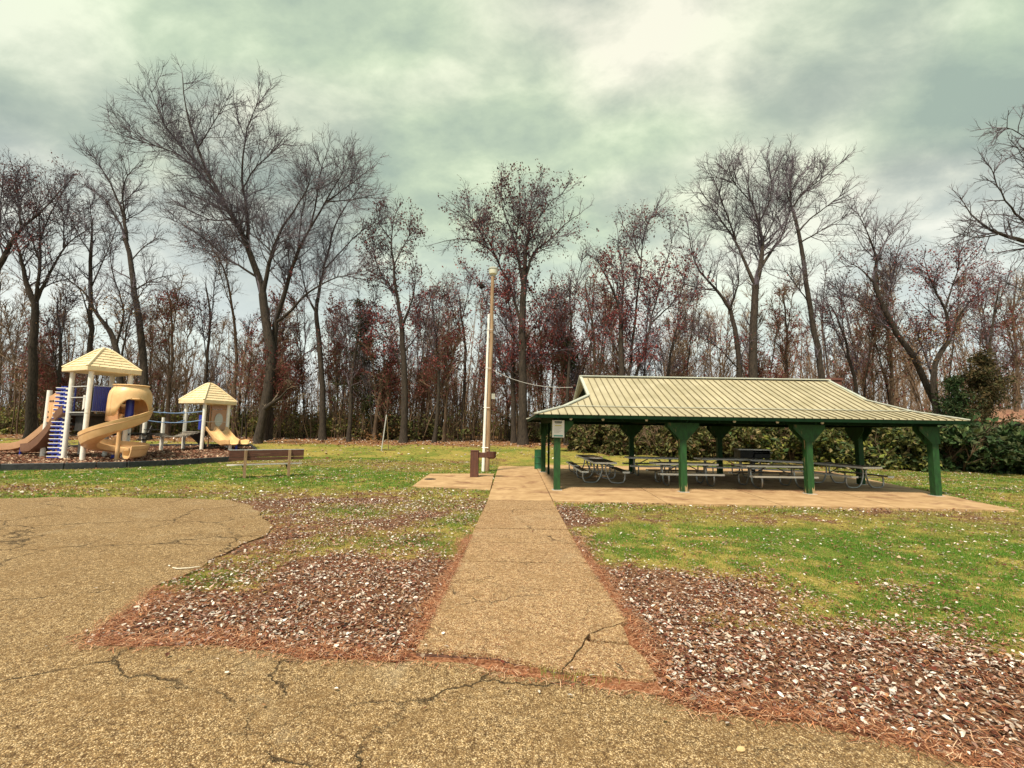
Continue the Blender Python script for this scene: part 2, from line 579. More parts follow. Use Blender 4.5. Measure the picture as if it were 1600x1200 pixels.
def mat_ground():
    m, t, b = new_mat('ground')
    tcn = N(t, 'ShaderNodeTexCoord')
    v = tcn.outputs['Object']
    a = N(t, 'ShaderNodeAttribute', attribute_name='tint')     # r = grass, g = needles, b = woodland litter
    sp = N(t, 'ShaderNodeSeparateColor')
    t.links.new(a.outputs['Color'], sp.inputs[0])
    fine = noi(t, v, 30, 6, 0.75)
    mid = noi(t, v, 3.2, 6, 0.7, 0.4)
    big = noi(t, v, 0.45, 4, 0.6, 0.4)
    soil = ramp(t, fine, [(0.36, (0.035, 0.014, 0.008)), (0.50, (0.13, 0.06, 0.035)), (0.60, (0.26, 0.16, 0.10)), (0.70, (0.50, 0.42, 0.32))])
    grs = ramp(t, fine, [(0.34, (0.025, 0.045, 0.006)), (0.5, (0.11, 0.155, 0.022)), (0.64, (0.28, 0.29, 0.075))])
    yel = ramp(t, fine, [(0.34, (0.10, 0.075, 0.016)), (0.5, (0.29, 0.235, 0.055)), (0.66, (0.50, 0.40, 0.15))])
    grs = mixc(t, ramp(t, mth(t, 'ADD', mth(t, 'MULTIPLY', mid, 0.5), mth(t, 'MULTIPLY', big, 0.5)), [(0.43, 0.0), (0.54, 0.9)]), grs, yel)
    nd = ramp(t, fine, [(0.34, (0.07, 0.022, 0.010)), (0.5, (0.24, 0.10, 0.05)), (0.66, (0.46, 0.26, 0.16))])
    wd = ramp(t, fine, [(0.34, (0.07, 0.03, 0.014)), (0.5, (0.22, 0.115, 0.05)), (0.68, (0.42, 0.26, 0.13))])
    thr = mth(t, 'ADD', mth(t, 'SUBTRACT', sp.outputs[0], 0.5), mth(t, 'MULTIPLY', mth(t, 'SUBTRACT', mid, 0.5), 1.3))
    thr = mth(t, 'ADD', thr, mth(t, 'MULTIPLY', mth(t, 'SUBTRACT', fine, 0.5), 1.0))
    c = mixc(t, ramp(t, mth(t, 'ADD', thr, 0.5), [(0.42, 0.0), (0.58, 1.0)]), soil, grs)
    thn = mth(t, 'ADD', sp.outputs[1], mth(t, 'MULTIPLY', mth(t, 'SUBTRACT', mid, 0.5), 0.8))
    c = mixc(t, ramp(t, thn, [(0.4, 0.0), (0.6, 1.0)]), c, nd)
    thw = mth(t, 'ADD', sp.outputs[2], mth(t, 'MULTIPLY', mth(t, 'SUBTRACT', mid, 0.5), 0.7))
    c = mixc(t, ramp(t, thw, [(0.35, 0.0), (0.65, 1.0)]), c, wd)
    t.links.new(c, b.inputs['Base Color'])
    b.inputs['Roughness'].default_value = 0.95
    b.inputs['Specular IOR Level'].default_value = 0.15
    bump(t, b, fine, 0.7, 0.03)
    return m


M['ground'] = mat_ground()
M['mulch'] = mat_noise('mulch', (0.045, 0.016, 0.010), (0.20, 0.085, 0.05), 14, 0.95, 0.9, c3=(0.34, 0.22, 0.15), detail=8, third=(0.5, 0.6))
M['soil_dark'] = mat_noise('soil_dark', (0.03, 0.012, 0.008), (0.16, 0.07, 0.045), 25, 0.95, 0.9, c3=(0.22, 0.13, 0.09))

# ------------------------------------------------------------------ layout polygons (world, from the photo's ground points)
def P2(pts):
    return np.array([[at(a, b).x, at(a, b).y] for a, b in pts])


LOT = P2([(-900, 900), (-300, 800), (0, 781), (120, 777), (260, 779), (350, 781), (385, 790), (402, 803), (414, 822), (398, 845), (345, 874),
          (318, 893), (285, 908), (252, 922), (230, 942), (205, 972), (165, 990), (128, 1004), (180, 1006), (260, 1007), (350, 1010), (410, 1022),
          (480, 1032), (560, 1034), (620, 1036), (660, 1032), (700, 1036), (740, 1040), (770, 1048), (800, 1056), (850, 1061), (900, 1068), (960, 1078), (1020, 1086),
          (1060, 1100), (1092, 1116), (1150, 1117), (1200, 1127), (1270, 1135), (1340, 1150), (1410, 1166), (1470, 1188), (1540, 1212)])
LOT = np.vstack([LOT, [[9, 1.2], [9, -12], [-60, -12], [-60, 9]]])
PATH_X0 = (at(650, 1018).x + at(743, 824).x) / 2


def sdf(pts, poly):
    """signed distance, negative inside"""
    x, y = pts[:, 0], pts[:, 1]
    d = np.full(len(pts), 1e9)
    ins = np.zeros(len(pts), bool)
    n = len(poly)
    for i in range(n):
        ax, ay = poly[i]
        bx, by = poly[(i + 1) % n]
        ex, ey = bx - ax, by - ay
        L2 = ex * ex + ey * ey + 1e-12
        t = np.clip(((x - ax) * ex + (y - ay) * ey) / L2, 0, 1)
        d = np.minimum(d, (x - ax - t * ex) ** 2 + (y - ay - t * ey) ** 2)
        c = ((ay > y) != (by > y)) & (x < (bx - ax) * (y - ay) / ((by - ay) + 1e-12) + ax)
        ins ^= c
    d = np.sqrt(d)
    return np.where(ins, -d, d)


# path edges
PL = [(at(650, 1018)), (at(781, 723))]
PR = [(at(1029, 1062)), (at(864, 785))]
px0 = -1.0
PATH = P2([(650, 1018), (682, 955), (718, 881), (743, 824), (762, 783), (767, 767), (781, 723), (834, 723), (850, 755), (864, 785), (888, 828), (916, 878), (978, 970), (1029, 1062), (960, 1052), (881, 1047), (800, 1030), (720, 1022)])
PAD = P2([(644, 761), (672, 741), (772, 741), (767, 767)])
FLOOR_FL, FLOOR_FR = at(864, 785), at(1592, 800)
FLOOR_BL, FLOOR_BR = at(834, 723), at(1300, 738)
FLOOR = np.array([[p.x, p.y] for p in (FLOOR_FL, FLOOR_FR, FLOOR_BR, FLOOR_BL)])
PLAY_Z = 0.12
PLAY = [atg(-330, 748), atg(0, 736), atg(100, 734), atg(198, 731.5), atg(357, 722), atg(405, 713), atg(392, 700.5), atg(300, 700), atg(140, 701.5), atg(0, 706), atg(-330, 716)]
PLAY2 = np.array([[p.x, p.y] for p in PLAY])

LIT_R = P2([(864, 790), (895, 840), (925, 872), (975, 900), (1040, 915), (1120, 890), (1190, 900), (1240, 925), (1300, 955), (1400, 940), (1470, 985), (1600, 1018), (1900, 1090), (2600, 1300), (1600, 1300), (1400, 1170), (1080, 1115), (1025, 1070)])
LIT_L = P2([(650, 1030), (470, 1030), (130, 1003), (225, 950), (300, 900), (415, 835), (392, 785), (520, 768), (640, 765), (765, 770), (755, 800), (700, 900)])


def blob(pts, px, py, r, asp=1.0):
    c = at(px, py)
    return np.exp(-(((pts[:, 0] - c.x) / (r * asp)) ** 2 + ((pts[:, 1] - c.y) / r) ** 2))


def vnoise(pts, scale, seed=0, octs=3):
    """cheap value noise, vectorised, in [0,1]"""
    out = np.zeros(len(pts))
    amp, tot = 1.0, 0.0
    for o in range(octs):
        g = np.random.default_rng(100 + seed * 17 + o).random((256, 256))
        x = pts[:, 0] * scale * 2 ** o + 1000.3
        y = pts[:, 1] * scale * 2 ** o + 1000.7
        xi, yi = np.floor(x).astype(int), np.floor(y).astype(int)
        fx, fy = x - xi, y - yi
        fx, fy = fx * fx * (3 - 2 * fx), fy * fy * (3 - 2 * fy)
        a = g[xi % 256, yi % 256]
        b_ = g[(xi + 1) % 256, yi % 256]
        c = g[xi % 256, (yi + 1) % 256]
        d = g[(xi + 1) % 256, (yi + 1) % 256]
        out += amp * ((a * (1 - fx) + b_ * fx) * (1 - fy) + (c * (1 - fx) + d * fx) * fy)
        tot += amp
        amp *= 0.5
    return out / tot


def jag(poly, step, amp, seed, closed=True, big=0.0):
    out = []
    n = len(poly)
    for i in range(n if closed else n - 1):
        a = np.array(poly[i])
        b = np.array(poly[(i + 1) % n])
        L = np.linalg.norm(b - a)
        k = max(1, int(L / step)) if L < 12 else 1
        for j in range(k):
            p = a + (b - a) * j / k
            out.append(p)
    out = np.array(out)
    nn = np.stack([vnoise(out, 5.0, seed), vnoise(out, 5.0, seed + 1)], 1) - 0.5
    if big > 0:
        b2 = (np.stack([vnoise(out, 1.1, seed + 5), vnoise(out, 1.1, seed + 6)], 1) - 0.5) * big
        b2 *= ((out[:, 0] < -2.6) & (out[:, 1] > 2))[:, None]
        nn = nn + b2 / amp
    return out + nn * amp


LOT = jag(LOT, 0.30, 0.10, 21, big=0.60)


def zones(pts):
    """grass, needle, woodland, litter, sdf of lot"""
    dl = sdf(pts, LOT)
    dp = sdf(pts, PATH)
    wob = (vnoise(pts, 1.2, 1) - 0.5)
    lr = sdf(pts, LIT_R) + wob * 1.6
    ll = sdf(pts, LIT_L) + wob * 1.6
    wob2 = vnoise(pts, 0.9, 44) - 0.5
    lit = np.clip(0.55 - (lr + wob2 * 1.4) / 1.5, 0, 1)
    litl = np.clip(0.55 - (ll + wob2 * 1.4) / 1.5, 0, 1)
    lit = np.maximum(lit, litl * (0.38 + 0.62 * np.clip((8.0 - pts[:, 1]) / 2.5, 0, 1)))
    # leaf band along the far lot edge on the left
    band = np.exp(-((pts[:, 1] - at(200, 768).y) / 0.7) ** 2) * (pts[:, 0] < -4)
    lit = np.clip(np.maximum(lit, band * 0.45), 0, 1)
    g = 0.47 + 0.65 * (vnoise(pts, 0.35, 3) - 0.5) + 0.5 * (vnoise(pts, 1.4, 4) - 0.5)
    g = g - (0.52 - 0.16 * (pts[:, 0] < 0)) * lit
    for (a, b, r, asp, wt) in [(1500, 930, 1.0, 2.2, 0.75), (1350, 880, 1.0, 2.6, 0.6), (1190, 862, 1.0, 2.2, 0.5), (1180, 838, 1.1, 3.0, 0.45), (1560, 985, 0.6, 2, 0.6), (1600, 870, 1.3, 2, 0.3),
                               (340, 910, 0.45, 1.6, 0.75), (420, 875, 0.5, 1.5, 0.4), (540, 800, 0.8, 1.2, 0.5), (620, 850, 0.7, 1.4, 0.5), (480, 850, 0.6, 1.4, 0.35), (700, 820, 0.7, 1, 0.45), (670, 790, 1, 1.2, 0.3),
                               (1010, 860, 0.7, 1.5, 0.45), (960, 850, 0.5, 1.2, 0.3), (1130, 975, 0.35, 1.6, 0.55), (1290, 925, 0.3, 1.6, 0.5), (1290, 970, 0.35, 2.0, 0.5), (1420, 1000, 0.3, 1.5, 0.2),
                               (200, 745, 1.4, 6.0, 0.5), (400, 740, 1.8, 2.0, 0.4), (560, 715, 3.0, 2.5, 0.45), (1560, 765, 1.6, 2.0, 0.3), (600, 745, 2, 2, 0.3)]:
        g = g + wt * blob(pts, a, b, r, asp)
    g = g + 0.22 * np.clip((pts[:, 1] - 9.5) / 3, 0, 1)
    nd = np.zeros(len(pts))
    edge = np.clip(1.15 - dl / (0.16 + 0.62 * vnoise(pts, 0.8, 5) ** 1.5), 0, 1) * (pts[:, 1] < 5.6)
    nd = np.maximum(nd, edge)
    pe = np.clip(1.1 - dp / (0.08 + 0.3 * vnoise(pts, 1.1, 6)), 0, 1) * (pts[:, 1] < 8.5) * 0.95
    nd = np.maximum(nd, pe)
    nd *= (0.65 + 0.6 * vnoise(pts, 2.5, 8))
    wood = np.clip((pts[:, 1] - 33 - 3 * wob) / 3.5, 0, 1)
    # litter under the hedge on the right
    ha, hb = xg(905, 35), xg(1800, 23.0)
    ex, ey = hb.x - ha.x, hb.y - ha.y
    tt = np.clip(((pts[:, 0] - ha.x) * ex + (pts[:, 1] - ha.y) * ey) / (ex * ex + ey * ey), 0, 1)
    dh = np.hypot(pts[:, 0] - ha.x - tt * ex, pts[:, 1] - ha.y - tt * ey)
    wood = np.maximum(wood, np.clip(1.4 - dh / 1.3, 0, 1))
    return np.clip(g, 0, 1), np.clip(nd, 0, 1), np.clip(wood, 0, 1), lit, dl, dp


# ------------------------------------------------------------------ ground sheet
def axis(segs):
    out = []
    for a, b, st in segs:
        n = max(1, int(round((b - a) / st)))
        out += list(np.linspace(a, b, n, endpoint=False))
    out.append(segs[-1][1])
    return np.array(out)


gx = axis([(-900, -200, 100), (-200, -60, 14), (-60, -20, 1.0), (-20, -8, 0.3), (-8, 9, 0.12), (9, 20, 0.3), (20, 60, 1.0), (60, 200, 14), (200, 900, 100)])
gy = axis([(-60, -2, 8), (-2, 2, 0.5), (2, 12, 0.12), (12, 40, 0.4), (40, 80, 1.5), (80, 200, 10), (200, 900, 70)])
GX, GY = np.meshgrid(gx, gy)
pts = np.stack([GX.ravel(), GY.ravel()], 1)
g_, nd_, wd_, lit_, dl_, dp_ = zones(pts)
PAVED = [PATH, PAD, FLOOR, LOT]
dpav = np.minimum.reduce([sdf(pts, p) for p in PAVED])
zg = rise(pts[:, 1]) + 0.035 * (vnoise(pts, 1.5, 11) - 0.4) * np.clip(dpav / 0.3, 0, 1) + 0.10 * (vnoise(pts, 0.15, 12) - 0.5) * np.clip((pts[:, 1] - 24) / 6, 0, 1)
zg = zg - 0.05 * np.clip(-dpav / 0.12 + 0.4, 0, 1)
V = np.stack([pts[:, 0], pts[:, 1], zg], 1)
nx, ny = len(gx), len(gy)
ii = (np.arange(ny - 1)[:, None] * nx + np.arange(nx - 1)[None, :]).ravel()
F = np.stack([ii, ii + 1, ii + nx + 1, ii + nx], 1)
me = np_mesh('ground', V, [F], M['ground'], True, tint=np.stack([g_, nd_, wd_], 1))
setp(link('ground', me), 'lawn and leaf-strewn earth running back to the wood', kind='structure')


def ground_z(P):
    z = rise(P[:, 1]) + 0.035 * (vnoise(P, 1.5, 11) - 0.4)
    return z


# ------------------------------------------------------------------ paved lot
def slab_mesh(name, poly, z0, z1, mat, bev=0.012):
    me = bpy.data.meshes.new(name)
    bm = bmesh.new()
    vs = [bm.verts.new((p[0], p[1], z1)) for p in poly]
    f = bm.faces.new(vs)
    if f.normal.z < 0 or f.calc_area() and f.normal.z < 0:
        f.normal_flip()
    bm.normal_update()
    if f.normal.z < 0:
        f.normal_flip()
    r = bmesh.ops.extrude_face_region(bm, geom=[f])
    low = [e for e in r['geom'] if isinstance(e, bmesh.types.BMVert)]
    for v_ in low:
        v_.co.z = z0
    bm.normal_update()
    bmesh.ops.recalc_face_normals(bm, faces=bm.faces[:])
    bmesh.ops.triangulate(bm, faces=[x for x in bm.faces if len(x.verts) > 4])
    bm.to_mesh(me)
    bm.free()
    me.materials.append(mat)
    return me


lotp = jag(LOT, 0.06, 0.07, 23)
me = slab_mesh('parking_lot', lotp, -0.03, 0.012, M['lot'])
setp(link('parking_lot', me), 'cracked tan aggregate paving in the foreground', kind='structure')

# ------------------------------------------------------------------ footpath of separate slabs
pathroot = thing('footpath', None, None)
setp(pathroot, 'straight aggregate concrete footpath', kind='structure')
lx = lambda y: float(np.interp(y, [at(650, 1018).y, at(781, 723).y], [at(650, 1018).x, at(781, 723).x]))
# use mean straight edges
Lp = [at(650, 1018), at(718, 881), at(743, 824), at(762, 783), at(767, 767), at(781, 723)]
Rp = [at(1029, 1062), at(978, 970), at(916, 878), at(888, 828), at(864, 785), at(850, 755), at(834, 723)]
Lx = lambda y: float(np.interp(y, [p.y for p in Lp], [p.x for p in Lp]))
Rx = lambda y: float(np.interp(y, [p.y for p in Rp], [p.x for p in Rp]))
joints = [at(820, q).y for q in (881, 850, 828, 802, 783, 766, 744, 723)]
PZ = 0.022
for i in range(len(joints) - 1):
    a, b = joints[i] + 0.018, joints[i + 1] - 0.018
    poly = [(Lx(a), a), (Rx(a) - 0.01, a), (Rx(b) - 0.01, b), (Lx(b), b)]
    me = slab_mesh('path_slab', jag(poly, 0.15, 0.018, 30 + i), -0.04, PZ + random.uniform(-0.006, 0.006), M['path'] if i < 4 else M['slab'])
    link('path_slab', me, pathroot)


def W2(pts):
    return [np.array((at(a, b).x, at(a, b).y)) for a, b in pts]


y0 = joints[0] - 0.018
front = W2([(650, 1018), (690, 1020), (730, 1024), (778, 1026), (800, 1034), (840, 1042), (878, 1048)]) 
crackA = W2([(878, 1048), (886, 1040), (893, 1034), (899, 1022), (908, 1014), (914, 1000), (920, 993), (930, 990), (943, 984), (958, 981), (968, 977), (980, 972)])
main = front + crackA[1:] + [np.array((Rx(y0), y0)), np.array((Lx(y0), y0))]
off = np.array((0.010, -0.008))
cA = [p + off for p in crackA]
broke_lo = [cA[0], *[np.array((at(a, b).x, at(a, b).y)) for a, b in ((920, 1056), (960, 1060), (1000, 1064), (1027, 1064), (1008, 1030), (985, 1010))],
            *W2([(960, 1008), (935, 1007), (921, 1005)]), *cA[5:0:-1]]
broke_hi = [*W2([(923, 1002), (940, 1004), (962, 1005), (983, 1006), (975, 985)]), *cA[10:5:-1]]
for poly, z, s in ((main, PZ, 50), (broke_lo, PZ - 0.012, 52), (broke_hi, PZ - 0.006, 54)):
    me = slab_mesh('path_slab', jag(poly, 0.10, 0.012, s), -0.04, z, M['path'])
    link('path_slab', me, pathroot)
setp(link('path_gap', slab_mesh('path_gap', jag(W2([(600, 1040), (640, 1016), (700, 1015), (880, 1040), (1035, 1060), (1060, 1110), (800, 1062), (700, 1042)]), 0.1, 0.04, 77), -0.045, -0.012, M['soil_dark'])), 'dark earth gap between path and paving', kind='structure')

# concrete pad beside pole
me = slab_mesh('concrete_pad', jag([PAD[0], PAD[1], PAD[2], PAD[3] + np.array([-0.02, 0])], 0.3, 0.02, 60), -0.04, 0.03, M['slab'])
setp(link('concrete_pad', me), 'small concrete pad beside the wooden pole', kind='structure')
lid = MB()
c = at(672, 750)
lid.lathe([(0.22, 0.031), (0.22, 0.038), (0.20, 0.042), (0.17, 0.042)], 14, (c.x, c.y, 0))
o = lid.build('access_lid', M['iron_black'])
setp(o, 'flat round access lid set in the concrete pad', 'lid')

# pavilion floor
froot = thing('pavilion_floor', None, None)
setp(froot, 'concrete floor of the shelter', kind='structure')
nxs = 4
fl, fr, br_, bl = [np.array(p) for p in (FLOOR[0], FLOOR[1], FLOOR[2], FLOOR[3])]
vs_ = [0, 0.17, 0.45, 0.73, 1.0]
for i in range(nxs):
    for j in range(4):
        u0, u1 = i / nxs, (i + 1) / nxs
        v0, v1 = vs_[j], vs_[j + 1]
        q = lambda u, v: (fl * (1 - u) + fr * u) * (1 - v) + (bl * (1 - u) + br_ * u) * v
        g = 0.0009
        poly = [q(u0 + g, v0 + g), q(u1 - g, v0 + g), q(u1 - g, v1 - g), q(u0 + g, v1 - g)]
        me = slab_mesh('floor_slab', poly, -0.04, 0.045 + random.uniform(-0.003, 0.003), M['slab'])
        link('floor_slab', me, froot)
FZ = 0.045

# ------------------------------------------------------------------ pavilion
PYf, PYb = at(1067, 768, FZ).y, 21.1
A0, A3 = at(870, 765, FZ), at(1463, 775, FZ)
PYf = (A0.y + A3.y) / 2
X0 = atY(870, 765, PYf).x
X3 = atY(1463, 775, PYf).x
bay = (X3 - X0) / 3
PYm = (PYf + PYb) / 2
EZ = atY(1100, 650.5, PYf - 0.6).z         # eave height
BZ0, BZ1 = EZ - 0.20, EZ + 0.03              # beam
pav = thing('picnic_shelter', 'long open picnic shelter with green timber posts and cream ribbed metal roof', 'shelter', (X0 + 1.5 * bay, PYm, FZ))
PO = Vector(pav.location)


def L(p):
    return Vector(p) - PO


def post_at(x, y, dirs, mat, peel=False, label=None):
    b = MB()
    b.box((-0.10, -0.11, 0), (0.10, 0.11, BZ0 - FZ))
    o = b.build('post', mat, pav, bevel=0.008, loc=L((x, y, FZ)))
    if label: o['label'] = label
    zt, zm, zb = BZ0 - FZ - 0.0, BZ0 - FZ - 0.12, 1.62
    for d in dirs:
        left = 0.50 if d in ('x', 'x-') else 0.11
        right = 0.50 if d in ('x', 'x+') else 0.11
        if d in ('x', 'x+', 'x-'):
            poly = [Vector((-left, 0, zt)), Vector((-left, 0, zm)), Vector((-0.11, 0, zb)), Vector((0.11, 0, zb)), Vector((right, 0, zm)), Vector((right, 0, zt))]
            for s in (-1, 1):
                g = MB().prism(poly, (0, s * 0.112, 0), (0, s * 0.135, 0))
                g.build('gusset', M['post_green'], o)
        else:
            left = 0.50 if d in ('y', 'y-') else 0.11
            right = 0.50 if d in ('y', 'y+') else 0.11
            poly = [Vector((0, -left, zt)), Vector((0, -left, zm)), Vector((0, -0.11, zb)), Vector((0, 0.11, zb)), Vector((0, right, zm)), Vector((0, right, zt))]
            for s in (-1, 1):
                g = MB().prism(poly, (s * 0.137, 0, 0), (s * 0.16, 0, 0))
                g.build('gusset', M['post_green'], o)
    base = MB().box((-0.15, -0.15, 0), (0.15, 0.15, 0.012))
    base.build('base_plate', M['metal_light'], o)
    return o


for i in range(4):
    x = X0 + i * bay
    dx = 'x+' if i == 0 else ('x-' if i == 3 else 'x')
    post_at(x, PYf, [dx] + (['y+'] if i in (0, 3) else []), M['post_peel'] if i in (1, 2) else M['post_green'], label='green post with peeling paint' if i in (1, 2) else None)
    post_at(x, PYb, [dx] + (['y-'] if i in (0, 3) else []), M['post_green'])
post_at(X3, PYm, ['y'], M['post_green'])
bm_ = MB()
xa, xb = X0 - 0.11, X3 + 0.11
for y in (PYf, PYb):
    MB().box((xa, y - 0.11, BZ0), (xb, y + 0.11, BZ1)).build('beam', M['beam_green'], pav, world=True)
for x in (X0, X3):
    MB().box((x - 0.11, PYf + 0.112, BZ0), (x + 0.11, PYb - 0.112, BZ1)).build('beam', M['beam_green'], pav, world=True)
for i in (1, 2):
    x = X0 + i * bay
    MB().box((x - 0.09, PYf + 0.112, BZ0 + 0.03), (x + 0.09, PYb - 0.112, BZ1)).build('tie_beam', M['beam_green'], pav, world=True)

OV = 0.72
ex0, ex1 = X0 - OV, X3 + OV - 0.02
ey0, ey1 = PYf - 0.58, PYb + 0.58
RZ = atY(1100, 592, PYm).z
yb0 = ey0 + 0.95
gxl, gxr = atY(905, 590, PYm).x + 0.05, atY(1289, 595, PYm).x + 0.10
half = PYm - ey0
slope_u = 0.40
yg = PYm - 1.85                          # gable half depth
skirt = 0.30
zb_ = EZ + 0.95 * skirt
slope_u = (RZ - zb_) / (PYm - yb0)


def rz_(dist):
    """height as a function of horizontal distance in from the eave"""
    return EZ + (dist * skirt if dist <= 0.95 else 0.95 * skirt + (dist - 0.95) * slope_u)


gd = yg - ey0                            # distance in from the front eave where the gable begins
GZ = rz_(gd)
roof = MB()
# underside deck : slightly below the sheet
roofo = thing('roof', None, None, (0, 0, 0))
roofo.parent = pav
roofo.location = (0, 0, 0)
del_ = 0.03


def W(p, dz=0.0):
    return Vector((p[0], p[1], p[2] + dz)) - PO


hipx_l, hipx_r = gxl, gxr                # hip faces meet the gable at these x
def hipdist_l(x):  # distance "in" for x on the left hip, scaled so that hip corner meets
    return (x - ex0) / (hipx_l - ex0) * gd
def hipdist_r(x):
    return (ex1 - x) / (ex1 - hipx_r) * gd


def front_profile(x):
    """list of distances-in where the front sheet spans at x : 0..top"""
    if x < hipx_l:
        return max(0.02, hipdist_l(x))
    if x > hipx_r:
        return max(0.02, hipdist_r(x))
    return half


def sheet(x0, x1, side):
    """one ribbed panel on the front (side=1) or back (-1) slope"""
    xs = [x0 + 0.012, x1 - 0.012]
    vs, fs = [], []
    Y = lambda dist: (ey0 + dist) if side == 1 else (ey1 - dist)
    cols = []
    for x in xs:
        top = front_profile(x)
        ds = [0.0, min(0.95, top), top]
        cols.append([(x, Y(d_), rz_(d_)) for d_ in ds])
    mb = MB()
    th = 0.012
    v_ = [Vector(p) - PO for c_ in cols for p in c_] + [Vector((p[0], p[1], p[2] - th)) - PO for c_ in cols for p in c_]
    f_ = [(0, 3, 4, 1), (1, 4, 5, 2), (6, 7, 10, 9), (7, 8, 11, 10), (0, 6, 9, 3), (0, 1, 7, 6), (1, 2, 8, 7), (3, 9, 10, 4), (4, 10, 11, 5), (2, 5, 11, 8)]
    if side == -1:
        f_ = [tuple(reversed(q)) for q in f_]
    mb.add(v_, f_)
    return mb


npan = int(round((ex1 - ex0) / 0.245))
pw = (ex1 - ex0) / npan
for side in (1, -1):
    for i in range(npan):
        a, b = ex0 + i * pw, ex0 + (i + 1) * pw
        # split at the gable line so the hip cut stays clean
        segs = []
        for brk in (hipx_l, hipx_r):
            if a < brk < b:
                segs = [(a, brk), (brk, b)]
        if not segs:
            segs = [(a, b)]
        for (s0, s1) in segs:
            if s1 - s0 > 0.03:
                e = 1e-4
                mb = sheet(s0 + (e if s0 == hipx_l else 0), s1 - (e if s1 == hipx_r else 0), side)
                mb.build('roof_panel', M['roof_metal'], roofo)
    for i in range(1, npan):
        x = ex0 + i * pw
        top = front_profile(x) - 0.02
        if top < 0.08:
            continue
        Y = lambda dist: (ey0 + dist) if side == 1 else (ey1 - dist)
        ds = [-0.01, min(0.95, top)] + ([top] if top > 0.95 else [])
        mb = MB()
        for k in range(len(ds) - 1):
            p, q = Vector((x, Y(ds[k]), rz_(max(0, ds[k])) + 0.008)), Vector((x, Y(ds[k + 1]), rz_(ds[k + 1]) + 0.008))
            mb.beam(p - PO, q - PO, 0.028, 0.035)
        mb.build('roof_rib', M['roof_rib'], roofo)
# hip end sheets (left and right), each with ribs
for sgn in (-1, 1):
    xe = ex0 if sgn == -1 else ex1
    xh = hipx_l if sgn == -1 else hipx_r
    nn = 14
    for i in range(nn * 2):
        y0_ = ey0 + (ey1 - ey0) * i / (nn * 2)
        y1_ = ey0 + (ey1 - ey0) * (i + 1) / (nn * 2)

        def topx(y):
            dist = min(y - ey0, ey1 - y)
            f = min(1.0, dist / gd)
            return xe + (xh - xe) * f, rz_(gd * f)
        vs = []
        for y in (y0_ + 0.012, y1_ - 0.012):
            tx, tz = topx(y)
            # break point
            f95 = min(1.0, 0.95 / gd)
            xb_, zb2 = xe + (xh - xe) * f95, rz_(0.95)
            if min(y - ey0, ey1 - y) < 0.95:
                xb_, zb2 = tx, tz
            vs += [(xe, y, EZ), (xb_, y, zb2), (tx, y, tz)]
        v_ = [Vector(p) - PO for p in vs] + [Vector((p[0], p[1], p[2] - 0.012)) - PO for p in vs]
        f_ = [(0, 3, 4, 1), (1, 4, 5, 2), (6, 7, 10, 9), (7, 8, 11, 10), (0, 6, 9, 3), (2, 5, 11, 8)]
        if sgn == -1:
            f_ = [tuple(reversed(q)) for q in f_]
        MB().add(v_, f_).build('roof_panel', M['roof_metal'], roofo)
    # gable
    g = MB()
    inset = 0.25 * (1 if sgn == -1 else -1)
    poly = [Vector((xh + inset, yg + 0.05, GZ - 0.03)), Vector((xh + inset, 2 * PYm - yg - 0.05, GZ - 0.03)), Vector((xh + inset, PYm, RZ - 0.06))]
    g.prism([p - PO for p in poly], (0, 0, 0), (0.03, 0, 0))
    g.build('gable_vent', M['beam_green'], roofo)
    # rake trims, hip caps, ridge
    for s2 in (1, -1):
        yy = lambda dist: (ey0 + dist) if s2 == 1 else (ey1 - dist)
        MB().beam(Vector((xh, yy(gd), GZ + 0.02)) - PO, Vector((xh, PYm, RZ + 0.02)) - PO, 0.10, 0.07).build('rake_trim', M['flashing'], roofo)
        mb = MB()
        f95 = 0.95 / gd
        pA = Vector((xe, yy(0), EZ + 0.02))
        pB = Vector((xe + (xh - xe) * f95, yy(0.95), rz_(0.95) + 0.025))
        pC = Vector((xh, yy(gd), GZ + 0.03))
        mb.beam(pA - PO, pB - PO, 0.16, 0.035)
        mb.beam(pB - PO, pC - PO, 0.16, 0.035)
        mb.build('hip_cap', M['flashing'], roofo)
MB().beam(Vector((hipx_l - 0.04, PYm, RZ + 0.035)) - PO, Vector((hipx_r + 0.04, PYm, RZ + 0.035)) - PO, 0.26, 0.04).build('ridge_cap', M['flashing'], roofo)
for s2 in (1, -1):
    y = ey0 + 0.95 if s2 == 1 else ey1 - 0.95
    MB().beam(Vector((ex0 + (hipx_l - ex0) * 0.95 / gd, y, rz_(0.95) + 0.036)) - PO, Vector((ex1 + (hipx_r - ex1) * 0.95 / gd, y, rz_(0.95) + 0.036)) - PO, 0.05, 0.016).build('break_flashing', M['flashing'], roofo)
# underside boarding and fascia
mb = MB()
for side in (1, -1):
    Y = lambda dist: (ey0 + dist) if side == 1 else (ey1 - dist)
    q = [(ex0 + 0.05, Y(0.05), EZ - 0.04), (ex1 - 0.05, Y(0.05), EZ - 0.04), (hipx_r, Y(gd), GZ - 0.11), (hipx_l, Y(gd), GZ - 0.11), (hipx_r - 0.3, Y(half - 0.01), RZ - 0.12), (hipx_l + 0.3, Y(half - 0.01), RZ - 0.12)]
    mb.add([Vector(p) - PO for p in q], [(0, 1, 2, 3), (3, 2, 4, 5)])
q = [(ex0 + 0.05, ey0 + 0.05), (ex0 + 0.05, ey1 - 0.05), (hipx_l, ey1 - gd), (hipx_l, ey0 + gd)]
mb.add([Vector((a, b, z)) - PO for (a, b), z in zip(q, (EZ - 0.04, EZ - 0.04, GZ - 0.11, GZ - 0.11))], [(0, 1, 2, 3)])
